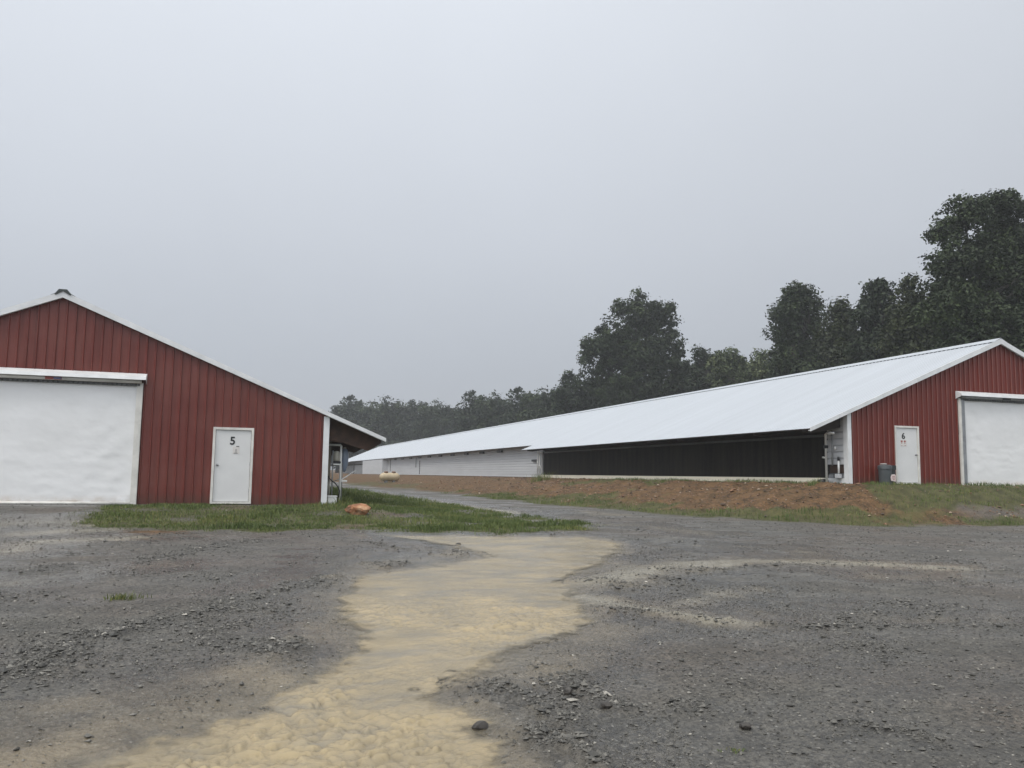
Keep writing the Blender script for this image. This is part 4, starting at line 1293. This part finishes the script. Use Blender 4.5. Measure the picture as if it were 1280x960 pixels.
def orange_rock():
    m = bpy.data.materials.new('orange_rock'); nt, ns, lk = nodes(m); b = bsdf(m)
    c = ramp(nt, noise(nt, 3.2, 6, coords(nt)), [(.36, (.10, .045, .022)), (.52, (.30, .13, .055)), (.66, (.42, .26, .15)), (.8, (.5, .42, .33))])
    lk.new(c, b.inputs['Base Color']); b.inputs['Roughness'].default_value = .7
    lk.new(bump(nt, noise(nt, 9, 5, coords(nt)), .7, .05), b.inputs['Normal'])
    return m


MAT['orange'] = orange_rock()
MAT['darkrock'] = M('wet_dark_rock', (.050, .043, .036), .45, var=.5, scale=20, bumpk=.01)
rock('boulder', 448, 643, .62, .34, .45, MAT['orange'], 5, 'orange brown boulder lying in the grass beside barn 5', 'boulder', sink=.3)
for px, py, w, h, sd, lab in ((600, 906, .098, .066, 21, 'chunky dark stone standing in the muddy water, largest there'), (487, 903, .085, .035, 22, 'flat dark stone in the widest ripples of the muddy water'),
                              (573, 679, .14, .09, 23, 'dark lump in the shallow silt just below the grass strip'), (505, 792, .11, .05, 24, 'low dark stone in the middle of the silty flow'), (508, 774, .10, .04, 25, 'small dark stone upstream in the silty flow'),
                              (711, 872, .07, .07, 26, 'upright black stone on the gravel at the right of the stream'), (932, 910, .09, .045, 27, 'dark flat stone alone on the right gravel'), (757, 883, .08, .05, 28, 'dark stone at the end of the washed gravel ridge'),
                              (532, 942, .07, .05, 29, 'dark pebble where the muddy water narrows')):
    rock('stone', px, py, w, h, w * .8, MAT['darkrock'], sd, lab, 'stone', sub=2, sink=.2)


def tuft(px, py, n, rad, hh, label, seed, name='grass_tuft', cat='grass tuft', mat='grass'):
    global RNG
    u0, v0 = spot(px, py)
    g = np.random.default_rng(seed)
    a = g.uniform(0, 6.28, n); q = np.abs(g.normal(0, .5, n)) * rad
    u = u0 + np.cos(a) * q * 1.5; v = v0 + np.sin(a) * q
    z = ground_z(u, v)
    o = blades(name, u - u0, v - v0, hh * g.uniform(.4, 1.1, n), g.uniform(.006, .012, n) * (1 if v0 < 18 else 2), np.clip(g.normal(.55, .2, n), 0, 1), MAT[mat], None, zf=z - gz(u0, v0), lean=.8)
    o.location = (u0, v0, gz(u0, v0))
    tag(o, label, cat)


tuft(153, 748, 170, .18, .09, 'small green tuft alone in the gravel of the yard', 31)
tuft(920, 937, 60, .08, .035, 'tiny green sprig in the gravel near the camera', 32)
tuft(1016, 608, 140, .22, .22, 'leafy weeds at the near end of the cream curb', 33, 'weed_clump', 'weeds')
tuft(676, 602, 240, .6, .6, 'dark weeds at the far end of the cooling wall', 34, 'weed_clump', 'weeds')
tuft(431, 632, 160, .25, .3, 'weeds round the standpipe of barn 5', 35, 'weed_clump', 'weeds')


def trash():
    u, v = U6 + 1.27, V6 - .42
    z = gz(u, v) - .02
    MATG = M('grey_bin_plastic', (.075, .085, .090), .45, var=.3, scale=5)
    MATD = M('dark_bin_plastic', (.035, .042, .042), .5, var=.3, scale=5)
    MATS = M('pinkish_white_label', (.74, .62, .60), .6, var=.12, scale=30)
    root = empty('trash_can', (u, v, z)); tag(root, 'grey trash can with a pinkish white label beside the door marked 6', 'trash can')
    n = 28
    root.scale = (.80, .9, 1.12)
    b = MB().lathe([(.245, 0), (.25, .02), (.268, .50), (.27, .52)], (u - .06, v, z), n=n)
    b.build('bin_body', MATG, root, smooth=False); smooth_by_angle(root.children[0], 50)
    l = MB().lathe([(.275, .50), (.292, .505), (.292, .60), (.285, .615), (.20, .645), (.06, .655)], (u - .06, v, z), n=n)
    lo = l.build('bin_lid', MATG, root); smooth_by_angle(lo, 40)
    MB().box(u + .05, u + .34, v - .24, v + .10, z + .48, z + .63).build('bin_side_tray', MATD, root, bevel=.015)
    MB().box(u + .07, u + .32, v - .20, v + .08, z + .02, z + .475).build('bin_side_panel', MATD, root, bevel=.01)
    t = MB()
    t.prism([(u + .00, v - .275, z + .14), (u + .25, v - .265, z + .11), (u + .27, v - .265, z + .30), (u + .20, v - .265, z + .345), (u + .04, v - .275, z + .335), (u - .03, v - .28, z + .25)], (0, .012, 0))
    s = t.build('label_board', MATS, root)
    p = MB()
    for k, (a, c) in enumerate(((.05, .20), (.04, .22), (.08, .18))):
        p.box(u + a, u + c, v - .283, v - .279, z + .27 - k * .05, z + .285 - k * .05)
    p.build('label_lettering', MAT['notice_red'], s)
    MB().box(u - .24, u - .03, v - .10, v + .08, z + .658, z + .685).build('lid_scrap', MAT['paper'], root, bevel=.01)


trash()


def propane():
    x, y = spot(487, 603.0)
    z = gz(x, y) - .10
    mt = M('cream_tank_paint', (.47, .38, .245), .45, var=.22, scale=1.5)
    rust = M('rusty_lid', (.16, .09, .06), .6, var=.4, scale=5)
    root = empty('propane_tank', (x, y, z)); root.scale = (.70, .70, .70); tag(root, 'cream propane tank on grey blocks below the white barn wall', 'propane tank')
    r_ = .48; L = .66
    pr = [(.02, -L - r_)] + [(r_ * math.sin(t), -L - r_ * math.cos(t)) for t in np.linspace(.15, math.pi / 2, 8)] + [(r_, 0)] + [(r_ * math.cos(t), L + r_ * math.sin(t)) for t in np.linspace(0, math.pi / 2 - .1, 8)]
    MB().lathe(pr, (x, y, z + .74), 'x', 28).build('tank_shell', mt, root, smooth=True)
    MB().lathe([(r_ + .012, -.03), (r_ + .012, .03)], (x, y, z + .74), 'x', 28).build('weld_band', mt, root, smooth=True)
    for dx in (-.42, .42):
        MB().lathe([(.24, -.05), (.24, .10), (.2, .17), (.08, .20)], (x + dx, y, z + 1.19), n=18).build('lid', rust, root, smooth=True)
        MB().box(x + dx - .12, x + dx + .12, y - .4, y + .4, z - .05, z + .36).build('support_block', MAT['concrete'], root)
    MB().box(x - 1.15, x + 1.15, y - .6, y + .5, z - .5, z + .10).build('base_slab', MAT['concrete'], root)


propane()


# ------------------------------------------------------------------ rain haze
hb = MB().box(-640, 640, -640, 640, -3.0, 42.0)
ho = hb.build('haze', [], None)
hm = bpy.data.materials.new('rain_haze'); nt, ns, lk = nodes(hm)
for n in list(ns):
    ns.remove(n)
out = N(nt, 'ShaderNodeOutputMaterial'); pv = N(nt, 'ShaderNodeVolumePrincipled')
pv.inputs['Color'].default_value = (.90, .93, .97, 1); pv.inputs['Density'].default_value = .00064; pv.inputs['Anisotropy'].default_value = .2
lk.new(pv.outputs[0], out.inputs['Volume'])
ho.data.materials.append(hm)
ho.display_type = 'WIRE'
tag(ho, None, None, None, 'stuff')

# ------------------------------------------------------------------ sky and sun
SUN_EL, SUN_AZ = R(50), R(-110)     # azimuth from +Y towards +X
w = bpy.data.worlds.new('World'); scene.world = w; w.use_nodes = True
nt = w.node_tree; ns = nt.nodes; lk = nt.links
bg = ns['Background']; bg.inputs['Strength'].default_value = .1
sky = N(nt, 'ShaderNodeTexSky'); sky.sky_type = 'NISHITA'; sky.sun_disc = False
sky.sun_elevation = SUN_EL; sky.sun_rotation = SUN_AZ; sky.air_density = 1.0; sky.dust_density = 4.0; sky.ozone_density = 1
hs = N(nt, 'ShaderNodeHueSaturation'); hs.inputs['Saturation'].default_value = .2; hs.inputs['Value'].default_value = .7
lk.new(sky.outputs[0], hs.inputs['Color'])
tc = N(nt, 'ShaderNodeTexCoord'); sp = N(nt, 'ShaderNodeSeparateXYZ'); lk.new(tc.outputs['Generated'], sp.inputs[0])
# overcast dome: darker towards the horizon, brighter ahead to the left and behind the camera
el = ramp(nt, sp.outputs['Z'], [(0.0, (3.05, 3.3, 3.65)), (.12, (3.8, 4.12, 4.6)), (.26, (4.85, 5.18, 5.72)), (.5, (6.15, 6.52, 7.1)), (.75, (9.4, 9.6, 9.8)), (1.0, (11.5, 11.5, 11.3))])
dt = N(nt, 'ShaderNodeVectorMath', operation='DOT_PRODUCT'); lk.new(tc.outputs['Generated'], dt.inputs[0])
dt.inputs[1].default_value = (math.cos(R(40)) * math.sin(R(-25)), math.cos(R(40)) * math.cos(R(-25)), math.sin(R(40)))
gl = ramp(nt, dt.outputs['Value'], [(0.0, 1.0), (.2, .93), (.95, 1.12)])
dt2 = N(nt, 'ShaderNodeVectorMath', operation='DOT_PRODUCT'); lk.new(tc.outputs['Generated'], dt2.inputs[0])
dt2.inputs[1].default_value = (math.cos(R(25)) * math.sin(R(-150)), math.cos(R(25)) * math.cos(R(-150)), math.sin(R(25)))  # brighter sky patch behind the camera, added to light the barn fronts
gl = mix(nt, 1.0, gl, ramp(nt, math_(nt, 'MAXIMUM', dt2.outputs['Value'], 0.0), [(.1, .5), (.8, 1.0)]), 'MULTIPLY')
gl = mix(nt, 1.0, gl, (2.0, 2.0, 2.0), 'MULTIPLY')
cl = ramp(nt, noise(nt, 1.3, 4, tc.outputs['Generated']), [(.3, .96), (.7, 1.04)])
c = mix(nt, 1.0, mix(nt, 1.0, el, gl, 'MULTIPLY'), cl, 'MULTIPLY')
c = mix(nt, .12, c, hs.outputs[0])
below = math_(nt, 'LESS_THAN', sp.outputs['Z'], -.02)
c = mix(nt, below, c, (1.2, 1.2, 1.2))
lk.new(c, bg.inputs['Color'])
sl = bpy.data.lights.new('sun', 'SUN'); sl.energy = 1.2; sl.angle = R(22); sl.color = (1, .95, .88)
so = bpy.data.objects.new('sun', sl); COL.objects.link(so)
dv = Vector((math.cos(SUN_EL) * math.sin(SUN_AZ), math.cos(SUN_EL) * math.cos(SUN_AZ), math.sin(SUN_EL)))
so.rotation_euler = dv.to_track_quat('Z', 'Y').to_euler(); so.location = (-20, -20, 60)

# ------------------------------------------------------------------ camera
cam = bpy.data.cameras.new('camera'); co = bpy.data.objects.new('camera', cam); COL.objects.link(co)
cam.sensor_width = 36; cam.lens = F / 1280 * 36; cam.clip_start = .1; cam.clip_end = 3000
fw = Vector((SY_ * CP_, CY_ * CP_, SP_)); rt = Vector((CY_, -SY_, 0)); up = rt.cross(fw)
r2 = CR_ * rt + SR_ * up; u2 = -SR_ * rt + CR_ * up
mw = Matrix((r2, u2, -fw)).transposed().to_4x4(); mw.translation = (0, 0, EYE)
co.matrix_world = mw
scene.camera = co

scene.view_settings.view_transform = 'Standard'; scene.view_settings.look = 'None'
scene.view_settings.exposure = .25; scene.view_settings.gamma = 1; scene.view_settings.use_curve_mapping = False
scene.cycles.use_denoising = True
scene.cycles.volume_bounces = 1
scene.cycles.max_bounces = 6; scene.cycles.diffuse_bounces = 3; scene.cycles.glossy_bounces = 2; scene.cycles.transparent_max_bounces = 8
scene.render.film_transparent = False
